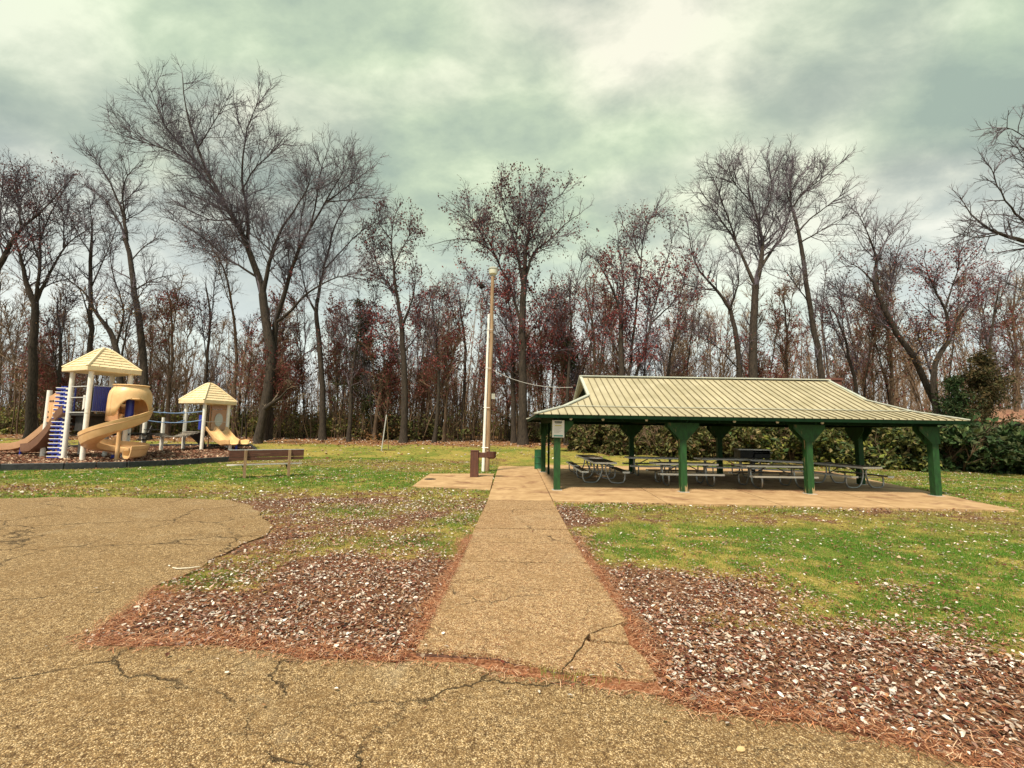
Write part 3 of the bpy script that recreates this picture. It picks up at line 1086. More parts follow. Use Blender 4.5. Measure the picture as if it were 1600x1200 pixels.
q = [(ex1 - 0.05, ey0 + 0.05), (ex1 - 0.05, ey1 - 0.05), (hipx_r, ey1 - gd), (hipx_r, ey0 + gd)]
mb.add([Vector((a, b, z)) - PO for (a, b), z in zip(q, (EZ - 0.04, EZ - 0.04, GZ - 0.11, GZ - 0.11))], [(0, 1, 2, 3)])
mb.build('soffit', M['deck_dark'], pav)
for (a, b) in (((ex0, ey0 + 0.02), (ex1, ey0 + 0.02)), ((ex0, ey1 - 0.02), (ex1, ey1 - 0.02)), ((ex0 + 0.02, ey0 + 0.05), (ex0 + 0.02, ey1 - 0.05)), ((ex1 - 0.02, ey0 + 0.05), (ex1 - 0.02, ey1 - 0.05))):
    MB().beam(Vector((*a, EZ - 0.07)) - PO, Vector((*b, EZ - 0.07)) - PO, 0.03, 0.10).build('fascia', M['beam_green'], pav)
# rafters under the roof
for i in range(13):
    x = X0 + 3 * bay * i / 12
    dtop = min(front_profile(x), half) - 0.1
    for side in (1, -1):
        Y = lambda dist: (ey0 + dist) if side == 1 else (ey1 - dist)
        dt_ = max(0.6, dtop)
        mb = MB()
        mb.beam(Vector((x, Y(0.1), EZ - 0.12)) - PO, Vector((x, Y(min(0.95, dt_)), rz_(min(0.95, dt_)) - 0.15)) - PO, 0.05, 0.13)
        if dt_ > 0.95:
            mb.beam(Vector((x, Y(0.95), rz_(0.95) - 0.15)) - PO, Vector((x, Y(dt_), rz_(dt_) - 0.15)) - PO, 0.05, 0.13)
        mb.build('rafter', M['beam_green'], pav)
# chimney behind the roof
cc = xg(1303, 36.5)
MBc = MB().box((-0.62, -0.4, 0), (0.62, 0.4, atY(1303, 595, 36.5).z - cc.z))
MBc.box((-0.70, -0.48, atY(1303, 595, 36.5).z - cc.z + 0.003), (0.70, 0.48, atY(1303, 591.5, 36.5).z - cc.z))
chm = MBc.build('brick_chimney', M['brick'])
chm.location = cc
setp(chm, 'dark red brick chimney showing just above the right end of the shelter ridge', 'chimney')
# small lamps hung on the front beam
for px in (892, 942, 1010, 1147, 1214, 1284):
    p = atY(px, 652, PYf - 0.15)
    MB().lathe([(0.01, 0.05), (0.045, 0.03), (0.05, -0.02), (0.03, -0.05)], 10, (p.x - PO.x, PYf - 0.16 - PO.y, BZ0 + 0.08 - PO.z)).build('light_fitting', M['metal_light'], pav, smooth=True)
# conduit pipe by the left side
p = atg(857, 743)
MB().tube([(p.x, p.y, FZ), (p.x, p.y, EZ)], 0.045, 8).build('downpipe', M['beam_green'], pav, world=True, smooth=True)

# notice board on the front left post
sg = thing('notice_sign', 'white rectangular notice sign fixed to the front left green post', 'sign', (X0 + 0.02, PYf - 0.15, 1.62))
sw, sh = 0.19, 0.27
zc = atY(875, 670, PYf).z - 1.62
MB().box((-sw, -0.012, zc - sh), (sw, 0.012, zc + sh)).build('board', M['sign_white'], sg, bevel=0.004)


def strip(x0, x1, z0, z1, m):
    MB().box((x0, -0.0145, z0), (x1, -0.0125, z1)).build('printed_line', M[m], sg)


strip(-0.12, 0.12, zc + 0.19, zc + 0.235, 'sign_dark')
strip(-0.10, 0.10, zc + 0.165, zc + 0.18, 'sign_dark')
strip(-0.11, 0.10, zc + 0.09, zc + 0.115, 'sign_yellow')
strip(-0.13, 0.13, zc + 0.055, zc + 0.063, 'sign_grey')
for k in range(6):
    strip(-0.14, 0.13 - 0.05 * (k % 3), zc + 0.02 - 0.028 * k, zc + 0.027 - 0.028 * k, 'sign_grey')
strip(-0.145, 0.145, zc - 0.245, zc - 0.20, 'sign_teal')


# ------------------------------------------------------------------ picnic tables
def make_table():
    t = thing('picnic_table', 'picnic table', 'table')
    Lh = 1.10
    pm = MB().box((-Lh, -0.075, 0), (Lh, 0.075, 0.036)).mesh('plank', M['table_wood'], bevel=0.004)
    for k in range(5):
        link('plank', pm, t, (0, (k - 2) * 0.156, 0.735))
    em = MB().box((-Lh, -0.008, 0), (Lh, 0.008, 0.062)).mesh('edge_strip', M['table_edge'])
    for s in (-1, 1):
        link('edge_strip', em, t, (0, s * 0.399, 0.712))
        sm = MB().box((-Lh, -0.125, 0), (Lh, 0.125, 0.036)).mesh('bench_seat', M['table_wood'], bevel=0.004)
        b = link('bench_seat', sm, t, (0, s * 0.72, 0.42))
        e = link('edge_strip', em, b, (0, s * 0.134, -0.022))
    ee = MB().box((-0.008, -0.385, 0), (0.008, 0.385, 0.06)).mesh('end_strip', M['table_edge'])
    be = MB().box((-0.008, -0.12, 0), (0.008, 0.12, 0.06)).mesh('end_strip', M['table_edge'])
    for s in (-1, 1):
        link('end_strip', ee, t, (s * (Lh + 0.01), 0, 0.713))
        for q in (-1, 1):
            link('end_strip', be, t, (s * (Lh + 0.01), q * 0.72, 0.398))
    for sx in (-1, 1):
        f = MB()
        for s in (-1, 1):
            pts_ = [(0, s * 0.30, 0.725), (0, s * 0.10, 0.70), (0, s * 0.055, 0.60), (0, s * 0.07, 0.40), (0, s * 0.16, 0.16), (0, s * 0.26, 0.055), (0, s * 0.36, 0.03), (0, s * 0.64, 0.03), (0, s * 0.72, 0.07), (0, s * 0.76, 0.18), (0, s * 0.76, 0.30), (0, s * 0.74, 0.41)]
            # smooth
            sp_ = []
            for i in range(len(pts_) - 1):
                for k in range(3):
                    a = Vector(pts_[i]).lerp(Vector(pts_[i + 1]), k / 3)
                    sp_.append(a)
            sp_.append(Vector(pts_[-1]))
            for _ in range(2):
                sp_ = [sp_[0]] + [(sp_[i - 1] + sp_[i] * 2 + sp_[i + 1]) / 4 for i in range(1, len(sp_) - 1)] + [sp_[-1]]
            f.tube(sp_, 0.029, 7)
        f.tube([(0, -0.70, 0.395), (0, 0.70, 0.395)], 0.016, 6)
        o = link('leg_frame', f.mesh('leg_frame', M['steel'], smooth=True), t, (sx * 0.78, 0, 0))
        g = MB().tube([(sx * 0.74, 0, 0.40), (sx * 0.12, 0, 0.72)], 0.02, 6)
        link('brace', g.mesh('brace', M['steel'], smooth=True), t)
    return t


def copy_tree(o, parent=None):
    c = o.copy()
    COL.objects.link(c)
    if parent is not None:
        c.parent = parent
    for ch in list(o.children):
        copy_tree(ch, c)
    return c


proto = make_table()
tabs = [
    (941, 757, 16.9 + 1.0, 90, 'picnic table nearest the sign post, seen end on with bow shaped steel legs'),
    (925, 745, 20.2, 90, 'picnic table directly behind the end-on one at the left of the shelter'),
    (1068, 758, 16.9, 0, 'front picnic table seen side on behind the second post from the left'),
    (1206, 761, 16.5, 2, 'front picnic table seen side on just left of the third post from the left'),
    (1019, 741, 20.4, -1, 'rear picnic table seen side on beside the second back post from the left'),
    (1130, 741, 20.3, 1, 'rear picnic table seen side on in front of the left part of the black grill'),
    (1222, 745, 19.4, -32, 'rear picnic table set askew to the right of the black grill'),
    (1330, 767, 17.5, 99, 'picnic table at the right end of the shelter, seen end on'),
]
for i, (px, py, Y, rz, lab) in enumerate(tabs):
    o = proto if i == 0 else copy_tree(proto)
    p = xg(px, Y, FZ)
    if i == 0: p = xg(937, 17.6, FZ)
    if i == 1: p = xg(920, 20.4, FZ)
    if i == 7: p = xg(1322, 17.3, FZ)
    p.z = FZ
    o.location = p
    o.rotation_euler = (0, 0, R(rz))
    o['label'] = lab
    o['group'] = 'picnic tables under the shelter'

# ------------------------------------------------------------------ grill
p = xg(1176, 22.6)
gr = thing('charcoal_grill', 'big black charcoal grill on a pedestal behind the shelter', 'grill', p)
MB().box((-0.09, -0.09, 0), (0.09, 0.09, 0.72)).build('pedestal', M['iron_black'], gr)
GB = Matrix.Translation((0, 0, 0.1))
b = MB()
b.box((-0.72, -0.32, 0.72), (0.72, 0.32, 0.75))
b.box((-0.72, -0.32, 0.75), (-0.69, 0.32, 1.10)).box((0.69, -0.32, 0.75), (0.72, 0.32, 1.10))
b.box((-0.69, 0.29, 0.75), (0.69, 0.32, 1.10)).box((-0.69, -0.32, 0.75), (-0.12, -0.29, 1.06)).box((-0.04, -0.32, 0.75), (0.69, -0.29, 0.93))
b.build('firebox', M['iron_black'], gr)
b = MB()
for k in range(16):
    b.tube([(-0.62 + k * 0.083, -0.28, 0.99), (-0.62 + k * 0.083, 0.28, 0.99)], 0.007, 5)
b.build('grate', M['steel'], gr)
MB().box((-0.77, -0.20, 1.105), (0.77, 0.36, 1.14)).build('lid', M['iron_black'], gr, bevel=0.004)
MB().box((-0.77, -0.235, 1.10), (0.77, -0.203, 1.14)).build('lid_trim', M['metal_light'], gr)
MB().tube([(0.72, -0.1, 0.98), (0.95, -0.1, 0.98)], 0.018, 6).build('handle', M['steel'], gr)

# ------------------------------------------------------------------ trash barrel
p = xg(843.5, 23.0)
tb = thing('trash_barrel', 'dark green ribbed trash barrel beside the back left post', 'barrel', p)
MB().lathe([(0.27, 0), (0.28, 0.02), (0.27, 0.04), (0.27, 0.28), (0.29, 0.30), (0.27, 0.32), (0.27, 0.58), (0.29, 0.60), (0.27, 0.62), (0.27, 0.90), (0.285, 0.93), (0.25, 0.93), (0.25, 0.86)], 18).build('drum', M['barrel_green'], tb, smooth=True)
MB().lathe([(0.245, 0.86), (0.24, 0.865)], 18).build('liner', M['deck_black'], tb)

# ------------------------------------------------------------------ drinking fountain
p = at(741, 745, 0.03)
df = thing('drinking_fountain', 'brown square drinking fountain with side arm on the concrete pad', 'fountain', p)
MB().box((-0.16, -0.16, 0), (0.16, 0.16, 1.0)).build('pedestal', M['fountain_brown'], df, bevel=0.012)
MB().box((-0.17, -0.17, 1.002), (0.17, 0.17, 1.05)).build('cap', M['bench_wood'], df, bevel=0.012)
MB().box((0.162, -0.10, 0.76), (0.60, 0.10, 0.96)).build('arm', M['fountain_brown'], df, bevel=0.01)
MB().lathe([(0.12, 0.72), (0.19, 0.78), (0.20, 0.98), (0.205, 1.0), (0.17, 1.0), (0.14, 0.95)], 18, (0.66, 0, 0)).build('bowl', M['fountain_brown'], df, smooth=True)
MB().tube([(0.56, 0.06, 1.0), (0.56, 0.06, 1.05), (0.60, 0.03, 1.07)], 0.012, 6).build('spout', M['steel'], df, smooth=True)

# ------------------------------------------------------------------ light pole
YP = at(760, 737).y
pb = atY(760.5, 737, YP)
pt = atY(770.5, 432, YP)
lp = thing('light_pole', 'tall leaning wooden light pole with white pipe up its left side', 'pole', (pb.x, YP, 0.0))
d = (pt - pb)
pts_ = [Vector((0, 0, 0)) + d * k / 12 + Vector((0.02 * math.sin(k), 0.02 * math.cos(k * 1.3), 0)) for k in range(13)]
MB().tube(pts_, [0.108 - 0.03 * k / 12 for k in range(13)], 12).build('shaft', M['pole_wood'], lp, smooth=True)
wt = atY(764.0, 492, YP)
wb = atY(755.0, 737, YP)
a_, b_ = wb - pb, wt - pb
MB().box((-0.055, -0.05, 0), (0.055, 0.03, 1.0)).build('unused', M['white_paint'], lp)
bpy.data.objects.remove([o for o in lp.children if o.name.startswith('unused')][0])
MB().tube([a_ + Vector((0, -0.08, 0)), a_.lerp(b_, 0.5) + Vector((0, -0.08, 0)), b_ + Vector((0.0, -0.08, 0))], [0.075, 0.062, 0.045], 10).build('conduit', M['white_paint'], lp, smooth=True)
br0 = MB()
for f in (0.15, 0.4, 0.65, 0.9):
    c = a_.lerp(b_, f)
    br0.tube([c + Vector((-0.1, -0.13, 0)), c + Vector((0.2, -0.16, 0))], 0.012, 5)
br0.build('strap', M['metal_light'], lp)
top = pt - pb
lh = MB().lathe([(0.06, -0.14), (0.10, -0.08), (0.11, 0.0)], 14, (top.x, top.y, top.z + 0.1))
lh.build('lamp_neck', M['lamp_metal'], lp, smooth=True)
MB().lathe([(0.13, 0.08), (0.19, 0.12), (0.21, 0.24), (0.22, 0.32)], 18, (top.x, top.y, top.z)).build('lamp_lens', M['lamp_glass'], lp, smooth=True)
MB().lathe([(0.235, 0.325), (0.24, 0.36), (0.19, 0.42), (0.10, 0.46), (0.03, 0.475)], 18, (top.x, top.y, top.z)).build('lamp_hood', M['lamp_metal'], lp, smooth=True)
MB().box((-0.06, -0.2, 3.3), (0.10, -0.13, 3.55)).build('junction_box', M['lamp_metal'], lp, loc=d * 0.0 + Vector((0.22, 0, 0)))
# service wire from pole to the gable
a = atY(770, 578, YP)
b = atY(895, 605, PYm - 0.4)
wp = []
for k in range(25):
    f = k / 24
    q = a.lerp(b, f)
    q.z -= 0.32 * 4 * f * (1 - f) * 0.8
    wp.append(q)
wr = MB().tube(wp, 0.010, 5).build('service_wire', M['wire'], smooth=True)
setp(wr, 'thin grey wire sagging from the wooden pole to the shelter gable', 'wire')
# upper-left power lines
# A-frame
p = xg(601, 31.0)
af = thing('a_frame_post', 'thin pale leaning A-frame pole standing alone on the back lawn', 'frame', p)
tp = atY(604, 648, 31.0) - p
l1 = xg(596, 31.0) - p
l2 = xg(607, 31.6) - p
MB().tube([l1, tp], 0.035, 6).build('leg', M['metal_light'], af)
MB().tube([l2, tp + Vector((0.03, 0.03, -0.15))], 0.03, 6).build('leg', M['pole_wood'], af)
MB().tube([xg(588, 31.3) - p + Vector((0, 0, .03)), xg(618, 31.2) - p + Vector((0, 0, .03))], 0.025, 6).build('base_rail', M['bark_brown'], af)

# ------------------------------------------------------------------ park bench (seen from behind)
p1, p2 = at(381, 748), at(450, 745)
mid_ = (p1 + p2) / 2
ang = math.atan2(p2.y - p1.y, p2.x - p1.x)
pbn = thing('park_bench', 'brown wooden park bench seen from behind beside the play area', 'bench', mid_, ang)
hl = (p2 - p1).length / 2
LB = hl * 1.70
sc_ = 1.08
MB().box((-LB, -0.02, 0.775), (LB, 0.02, 1.02)).build('back_board', M['bench_wood'], pbn, bevel=0.006)
MB().box((-LB, -0.02, 0.65), (LB, 0.02, 0.76)).build('back_board', M['bench_wood'], pbn, bevel=0.006)
MB().box((-LB, -0.024, 1.022), (LB, 0.024, 1.045)).build('back_top_strip', M['metal_light'], pbn)  # pale strip added for the white top edge of the back
for k in range(3):
    MB().box((-LB - 0.03, 0.12 + 0.16 * k, 0.46), (LB - 0.03, 0.265 + 0.16 * k, 0.50)).build('seat_board', M['table_edge'] if k == 0 else M['bench_wood'], pbn, bevel=0.005)
for s in (-1, 1):
    b = MB()
    b.beam((s * hl, -0.05, 0.0), (s * hl, -0.05, 1.02), 0.09, 0.05, up=(0, 1, 0))
    b.build('post', M['pole_wood'], pbn)
    b = MB()
    b.beam((s * hl, -0.02, 0.43), (s * hl, 0.60, 0.43), 0.05, 0.06)
    b.beam((s * hl, -0.01, 0.20), (s * hl, 0.42, 0.42), 0.04, 0.04)
    b.build('bracket', M['iron_black'], pbn)

# ------------------------------------------------------------------ play area : mulch bed, border, structure
pol = [np.array((q.x, q.y)) for q in PLAY]
me = bpy.data.meshes.new('mulch_bed')
bm = bmesh.new()
# grid clipped by polygon
xs = np.arange(min(q[0] for q in pol), max(q[0] for q in pol) + 0.25, 0.25)
ys = np.arange(min(q[1] for q in pol), max(q[1] for q in pol) + 0.25, 0.25)
PX, PY = np.meshgrid(xs, ys)
pp = np.stack([PX.ravel(), PY.ravel()], 1)
sdp = sdf(pp, PLAY2)
zz_ = rise(pp[:, 1]) + np.where(sdp < 0.0, PLAY_Z, -0.1) + 0.03 * (vnoise(pp, 1.2, 40) - 0.5)
nx_, ny_ = len(xs), len(ys)
ii = (np.arange(ny_ - 1)[:, None] * nx_ + np.arange(nx_ - 1)[None, :]).ravel()
F = np.stack([ii, ii + 1, ii + nx_ + 1, ii + nx_], 1)
keep = (sdp[F] < 0.0).any(1)
me = np_mesh('mulch_bed', np.stack([pp[:, 0], pp[:, 1], zz_], 1), [F[keep]], M['mulch'], True)
setp(link('mulch_bed', me), 'brown wood mulch bed under the play equipment', kind='structure')

bor = thing('play_border', 'low black plastic border around the mulch play area', 'border', PLAY[2])
for i in range(len(PLAY)):
    a, b = PLAY[i], PLAY[(i + 1) % len(PLAY)]
    Ls = (b - a).length
    n = max(1, int(round(Ls / 1.3)))
    for k in range(n):
        p, q = a.lerp(b, k / n), a.lerp(b, (k + 1) / n)
        dd = (q - p).normalized() * 0.006
        p, q = p + dd, q - dd
        p = Vector((p.x, p.y, float(rise(p.y)) + 0.10))
        q = Vector((q.x, q.y, float(rise(q.y)) + 0.10))
        m_ = MB().beam(p, q, 0.13, 0.36)
        o = m_.build('border_timber', M['border_plastic'], bor, world=True, bevel=0.02)
        MB().tube([p + dd * 10 + Vector((0, 0, 0.17)), p + dd * 10 + Vector((0, 0, 0.20))], 0.03, 6).build('stake_head', M['border_plastic'], o)

TH = R(66.6)
eu, ev = Vector((math.cos(TH), math.sin(TH), 0)), Vector((-math.sin(TH), math.cos(TH), 0))
PA = atg(128, 720, PLAY_Z)
S1 = 1.66
ps = thing('play_structure', 'playground structure with two cream roofed towers, spiral slide and rope bridge', 'playground', PA)
z0 = PA.z


def wpart(mb, name, mat, smooth=False, bevel=0.0, parent=ps):
    o = link(name, mb.mesh(name, mat, smooth, bevel), parent)
    if parent is ps:
        o.location = -Vector(ps.location)
    return o


def gz(v):
    return float(rise(v.y)) + PLAY_Z


HT1 = (atY(144, 579, PA.y).z - z0)
DK1 = (atY(137, 646, PA.y).z - z0)
A = PA
B = PA + ev * S1
Cc = PA + eu * S1
D = PA + eu * S1 + ev * S1


def post(pnt, h, r=0.10, name='post', mat=None):
    g0 = gz(pnt)
    mb = MB().tube([(pnt.x, pnt.y, g0 - 0.1), (pnt.x, pnt.y, g0 + h)], r, 12)
    return wpart(mb, name, mat or M['white_paint'], True)


for q in (A, B, Cc, D):
    post(q, z0 + HT1 - gz(q), 0.105)


def rp_(f):
    return float(np.interp(f, [0, 0.75, 0.9, 1.0], [0, 0.84, 0.965, 1.0]))


def play_roof(a, e1, e2, s, zb, rise_h, ov=0.32, rr=0.0):
    """square hip roof with shingle courses. a = corner"""
    c = a + (e1 + e2) * (s / 2)
    hs = s / 2 + ov
    band = MB()
    band.prism([c + e1 * x * hs + e2 * y * hs + Vector((0, 0, zb - c.z)) for x, y in ((-1, -1), (1, -1), (1, 1), (-1, 1))], (0, 0, 0), (0, 0, 0.20))
    o = wpart(band, 'roof', M['shingle_tan'], bevel=0.02)
    nco = 8
    prof = lambda f: (1 - f) * hs * 0.98
    for k in range(nco):
        f0, f1 = k / nco, (k + 1) / nco
        h0 = zb + 0.20 + rise_h * rp_(f0)
        h1 = zb + 0.20 + rise_h * rp_(f1)
        r0, r1 = prof(f0), max(0.02, prof(f1))
        for (ea, eb) in ((e1, e2), (e2, -e1), (-e1, -e2), (-e2, e1)):
            # face outward along -eb ; tiles along ea
            nt_ = max(1, int(round(2 * r0 / 0.42)))
            mb = MB()
            sft = 0.5 * (k % 2)
            edges = [-1 + 2 * max(0, min(1, (j + (sft if j else 0)) / nt_)) for j in range(nt_ + (1 if sft == 0 else 2))]
            edges = sorted(set([max(-1, min(1, e)) for e in edges] + [1.0]))
            for j in range(len(edges) - 1):
                t0, t1 = edges[j], edges[j + 1]
                g = 0.012
                lift = 0.028
                vs = []
                for (t, r, h, gg, ll) in ((t0, r0, h0, g, lift), (t1, r0, h0, -g, lift), (t1, r1, h1, -g, 0.004), (t0, r1, h1, g, 0.004)):
                    tt = t * r + gg * (1 if abs(t) < 0.999 else 0)
                    vs.append(c + ea * tt - eb * (r + ll * 0.6) + Vector((0, 0, h - c.z + ll)))
                vs += [c + ea * (t0 * r0) - eb * (r0 - 0.03) + Vector((0, 0, h0 - c.z - 0.01)), c + ea * (t1 * r0) - eb * (r0 - 0.03) + Vector((0, 0, h0 - c.z - 0.01))]
                mb.add(vs, [(0, 1, 2, 3), (4, 5, 1, 0), (0, 3, 4), (1, 5, 2)])
            ob = wpart(mb, 'shingle_course', M['shingle_tan'], parent=o)
    # inner dark shell to close gaps
    sh = MB()
    rings = []
    for k in range(nco + 1):
        f0 = k / nco
        h0 = zb + 0.19 + rise_h * rp_(f0)
        r0 = max(0.015, prof(f0) - 0.02)
        rings.append([c + e1 * x * r0 + e2 * y * r0 + Vector((0, 0, h0 - c.z)) for x, y in ((-1, -1), (1, -1), (1, 1), (-1, 1))])
    vs = [v_ for r_ in rings for v_ in r_]
    fs = [(k * 4 + j, k * 4 + (j + 1) % 4, k * 4 + 4 + (j + 1) % 4, k * 4 + 4 + j) for k in range(nco) for j in range(4)]
    sh.add(vs, fs)
    wpart(sh, 'shell', M['shingle_tan'], parent=o)
    # hip ribs
    for x, y in ((-1, -1), (1, -1), (1, 1), (-1, 1)):
        pts__ = []
        for k in range(nco + 1):
            f0 = k / nco
            h0 = zb + 0.20 + rise_h * rp_(f0)
            r0 = max(0.03, prof(f0))
            pts__.append(c + e1 * x * (r0 + 0.01) + e2 * y * (r0 + 0.01) + Vector((0, 0, h0 - c.z + 0.02)))
        wpart(MB().tube(pts__, 0.06, 6), 'hip_rib', M['shingle_tan'], True, parent=o)
    return o


ZR1 = z0 + HT1
play_roof(A, eu, ev, S1, ZR1 - 0.02, atY(164, 546, (A.y + D.y) / 2).z - ZR1 - 0.16)
# main deck
zd1 = z0 + DK1


def deck(cs, zt, th=0.10, name='deck', mat=None):
    wpart(MB().prism([Vector((q.x, q.y, zt - th)) for q in cs], (0, 0, 0), (0, 0, th)), name, mat or M['deck_black'])


deck((A, Cc, D, B), zd1)


def bar(p, q, r=0.025, name='rail', mat=None):
    return wpart(MB().tube([p, q], r, 7), name, mat or M['metal_light'], True)


for h in (DK1 + 0.05, DK1 + 0.78, DK1 + 1.32):
    bar(A + Vector((0, 0, h)), B + Vector((0, 0, h)))
# blue slatted panel beside the front post
pm_root = MB()
fpan = [A + eu * (S1 * 0.10), A + eu * (S1 * 0.52)]
bp = D - eu * S1 * 0.0
pa0, pa1 = B + eu * 0.15 - ev * 0.0, D - eu * 0.15
h0, h1 = zd1 + 0.12, zd1 + 1.35
panel = wpart(MB().tube([Vector((fpan[0].x, fpan[0].y, h1)), Vector((fpan[1].x, fpan[1].y, h1))], 0.03, 7), 'blue_panel', M['metal_light'], True)
wpart(MB().tube([Vector((fpan[0].x, fpan[0].y, h0)), Vector((fpan[1].x, fpan[1].y, h0))], 0.03, 7), 'rail', M['metal_light'], True, parent=panel)
for k in range(9):
    f = (k + 0.5) / 9
    q = fpan[0].lerp(fpan[1], f)
    wpart(MB().beam(Vector((q.x, q.y, h0)), Vector((q.x, q.y, h1)), 0.075, 0.05, up=eu), 'slat', M['blue_plastic'], parent=panel)
# back panel (brown) and far rails
for k in range(14):
    f = (k + 0.5) / 14
    q = B.lerp(D, f)
    if k in (1, 12):
        wpart(MB().beam(Vector((q.x, q.y, zd1 + 0.1)), Vector((q.x, q.y, zd1 + 1.3)), 0.09, 0.04, up=eu), 'slat', M['blue_plastic'] if k < 14 else M['tan_dark'])

# lower deck on the left with tan panel
Pq = atg(66, 714, PLAY_Z)
hP = atY(79, 610, Pq.y).z - Pq.z
post(Pq, hP, 0.11)
zl = atY(70, 661, Pq.y).z
dirPB = (B - Pq)
dirPB.z = 0
perp = Vector((-dirPB.y, dirPB.x, 0)).normalized()
deck((Pq, B, B + perp * 1.5, Pq + perp * 1.5), zl)
post(Pq + perp * 1.5, hP * 0.95, 0.10)
a, b = Pq.lerp(B, 0.05), Pq.lerp(B, 0.62)
pn = MB()
hh = atY(75, 620, Pq.y).z
nrm = perp
poly = [Vector((a.x, a.y, zl + 0.05)), Vector((b.x, b.y, zl + 0.05)), Vector((b.x, b.y, hh + 0.12)), Vector((a.lerp(b, .5).x, a.lerp(b, .5).y, hh + 0.20)), Vector((a.x, a.y, hh))]
pn.prism(poly, -nrm * 0.04, nrm * 0.04)
wpan = wpart(pn, 'tan_panel', M['tan_dark'], bevel=0.01)
for k in range(5):
    f0, f1 = 0.1 + 0.15 * k, 0.25 + 0.15 * k
    q0, q1 = a.lerp(b, f0), a.lerp(b, min(0.95, f1 + 0.1))
    wpart(MB().beam(Vector((q0.x, q0.y, zl + 0.95)) - nrm * 0.055, Vector((q1.x, q1.y, zl + 0.20)) - nrm * 0.055, 0.05, 0.05), 'groove', M['tan_plastic'], parent=wpan)
for k in range(6):
    q = a.lerp(b, 0.15 + 0.14 * (k % 3)) if k < 3 else a.lerp(b, 0.1)
    zq = zl + (1.12 if k < 3 else 0.3 + 0.28 * (k - 3))
    wpart(MB().tube([Vector((q.x, q.y, zq)) - nrm * 0.06, Vector((q.x, q.y, zq)) - nrm * 0.02], 0.05, 8), 'hole', M['deck_black'], parent=wpan)


def trough(path, wid, wall, name, mat, lip=0.03, parent=ps, side=None):
    """open slide chute along path points (world)"""
    mb = MB()
    n = len(path)
    secs = []
    for i, p in enumerate(path):
        t = (path[min(i + 1, n - 1)] - path[max(i - 1, 0)])
        t.z = 0
        t.normalize()
        s = Vector((t.y, -t.x, 0))
        pr = [(-wid / 2 - lip, wall - 0.03), (-wid / 2 - lip, wall), (-wid / 2, wall), (-wid / 2 + 0.04, 0.05), (-wid / 4, 0.0), (wid / 4, 0.0), (wid / 2 - 0.04, 0.05), (wid / 2, wall), (wid / 2 + lip, wall), (wid / 2 + lip, wall - 0.03), (wid / 2 - 0.01, 0.0), (wid / 4, -0.05), (-wid / 4, -0.05), (-wid / 2 + 0.01, 0.0)]
        secs.append([p + s * a + Vector((0, 0, b)) for a, b in pr])
    m = len(secs[0])
    vs = [v_ for s_ in secs for v_ in s_]
    fs = []
    for i in range(n - 1):
        for k in range(m):
            k2 = (k + 1) % m
            fs.append((i * m + k, i * m + k2, (i + 1) * m + k2, (i + 1) * m + k))
    fs.append(tuple(reversed(range(m))))
    fs.append(tuple((n - 1) * m + k for k in range(m)))
    mb.add(vs, fs)
    return wpart(mb, name, mat, True, parent=parent)


# left slide
sdir = Vector((-1, 0.08, 0)).normalized()
st = Pq + perp * 0.75
Z = gz(Pq)
prof = [(0, zl), (0.25, zl - 0.02), (0.6, zl - 0.30), (1.1, zl - 0.75), (1.6, zl - 1.15), (2.0, Z + 0.42), (2.4, Z + 0.33), (3.2, Z + 0.28), (3.7, Z + 0.28)]
trough([Vector((st.x, st.y, 0)) + sdir * a + Vector((0, 0, b)) for a, b in prof], 0.95, 0.34, 'slide', M['slide_brown'])
q = atg(31, 712, PLAY_Z)
wpart(MB().tube([(q.x, q.y, q.z), (q.x + 0.02, q.y, q.z + 0.45), (q.x + 0.15, q.y, q.z + 0.6)], 0.05, 7), 'slide_leg', M['blue_plastic'], True)
# brown climbing slide behind (from the tall deck down to the left behind the ladder)
s2 = B + ev * 0.2 + eu * 0.3
dd = (ev * 1.0 - eu * 0.1).normalized()
trough([Vector((s2.x, s2.y, 0)) + dd * a + Vector((0, 0, b)) for a, b in ((0, zd1), (0.4, zd1 - 0.25), (1.0, zd1 - 1.0), (1.6, zd1 - 1.55), (2.2, z0 + 0.35), (2.9, z0 + 0.30))], 1.0, 0.4, 'slide', M['slide_dark'])

# blue ladder climber
la = atg(92, 717, PLAY_Z)
lt = atY(104, 604, la.y + 0.3)
lad = thing('climber', None, None)
lad.parent = ps
lad.location = -Vector(ps.location)
wdir = Vector((0.85, 0.2, 0)).normalized()
nr = 17
hw = 0.27
wpart(MB().tube([la - wdir * hw, lt - wdir * hw * 0.55], 0.055, 8), 'side_rail', M['blue_plastic'], True, parent=lad)
wpart(MB().tube([la + wdir * hw, lt + wdir * hw * 0.55], 0.055, 8), 'side_rail', M['white_paint'], True, parent=lad)
wpart(MB().tube([la, lt], 0.10, 8), 'spine', M['blue_plastic'], True, parent=lad)
for k in range(nr):
    c = la.lerp(lt, (k + 0.4) / nr)
    wd_k = 0.44 - 0.10 * k / nr
    o = wpart(MB().beam(c - wdir * wd_k, c + wdir * 0.02, 0.24, 0.085), 'step', M['blue_plastic'], bevel=0.015, parent=lad)
    wpart(MB().beam(c - wdir * wd_k - Vector((0, 0.1, -0.05)), c + wdir * wd_k - Vector((0, 0.1, -0.05)), 0.05, 0.035), 'rung', M['white_paint'], parent=lad)
    wpart(MB().beam(c + wdir * 0.06 - Vector((0, 0.05, 0)), c + wdir * wd_k - Vector((0, 0.05, 0)), 0.14, 0.05), 'rung', M['white_paint'], parent=lad)

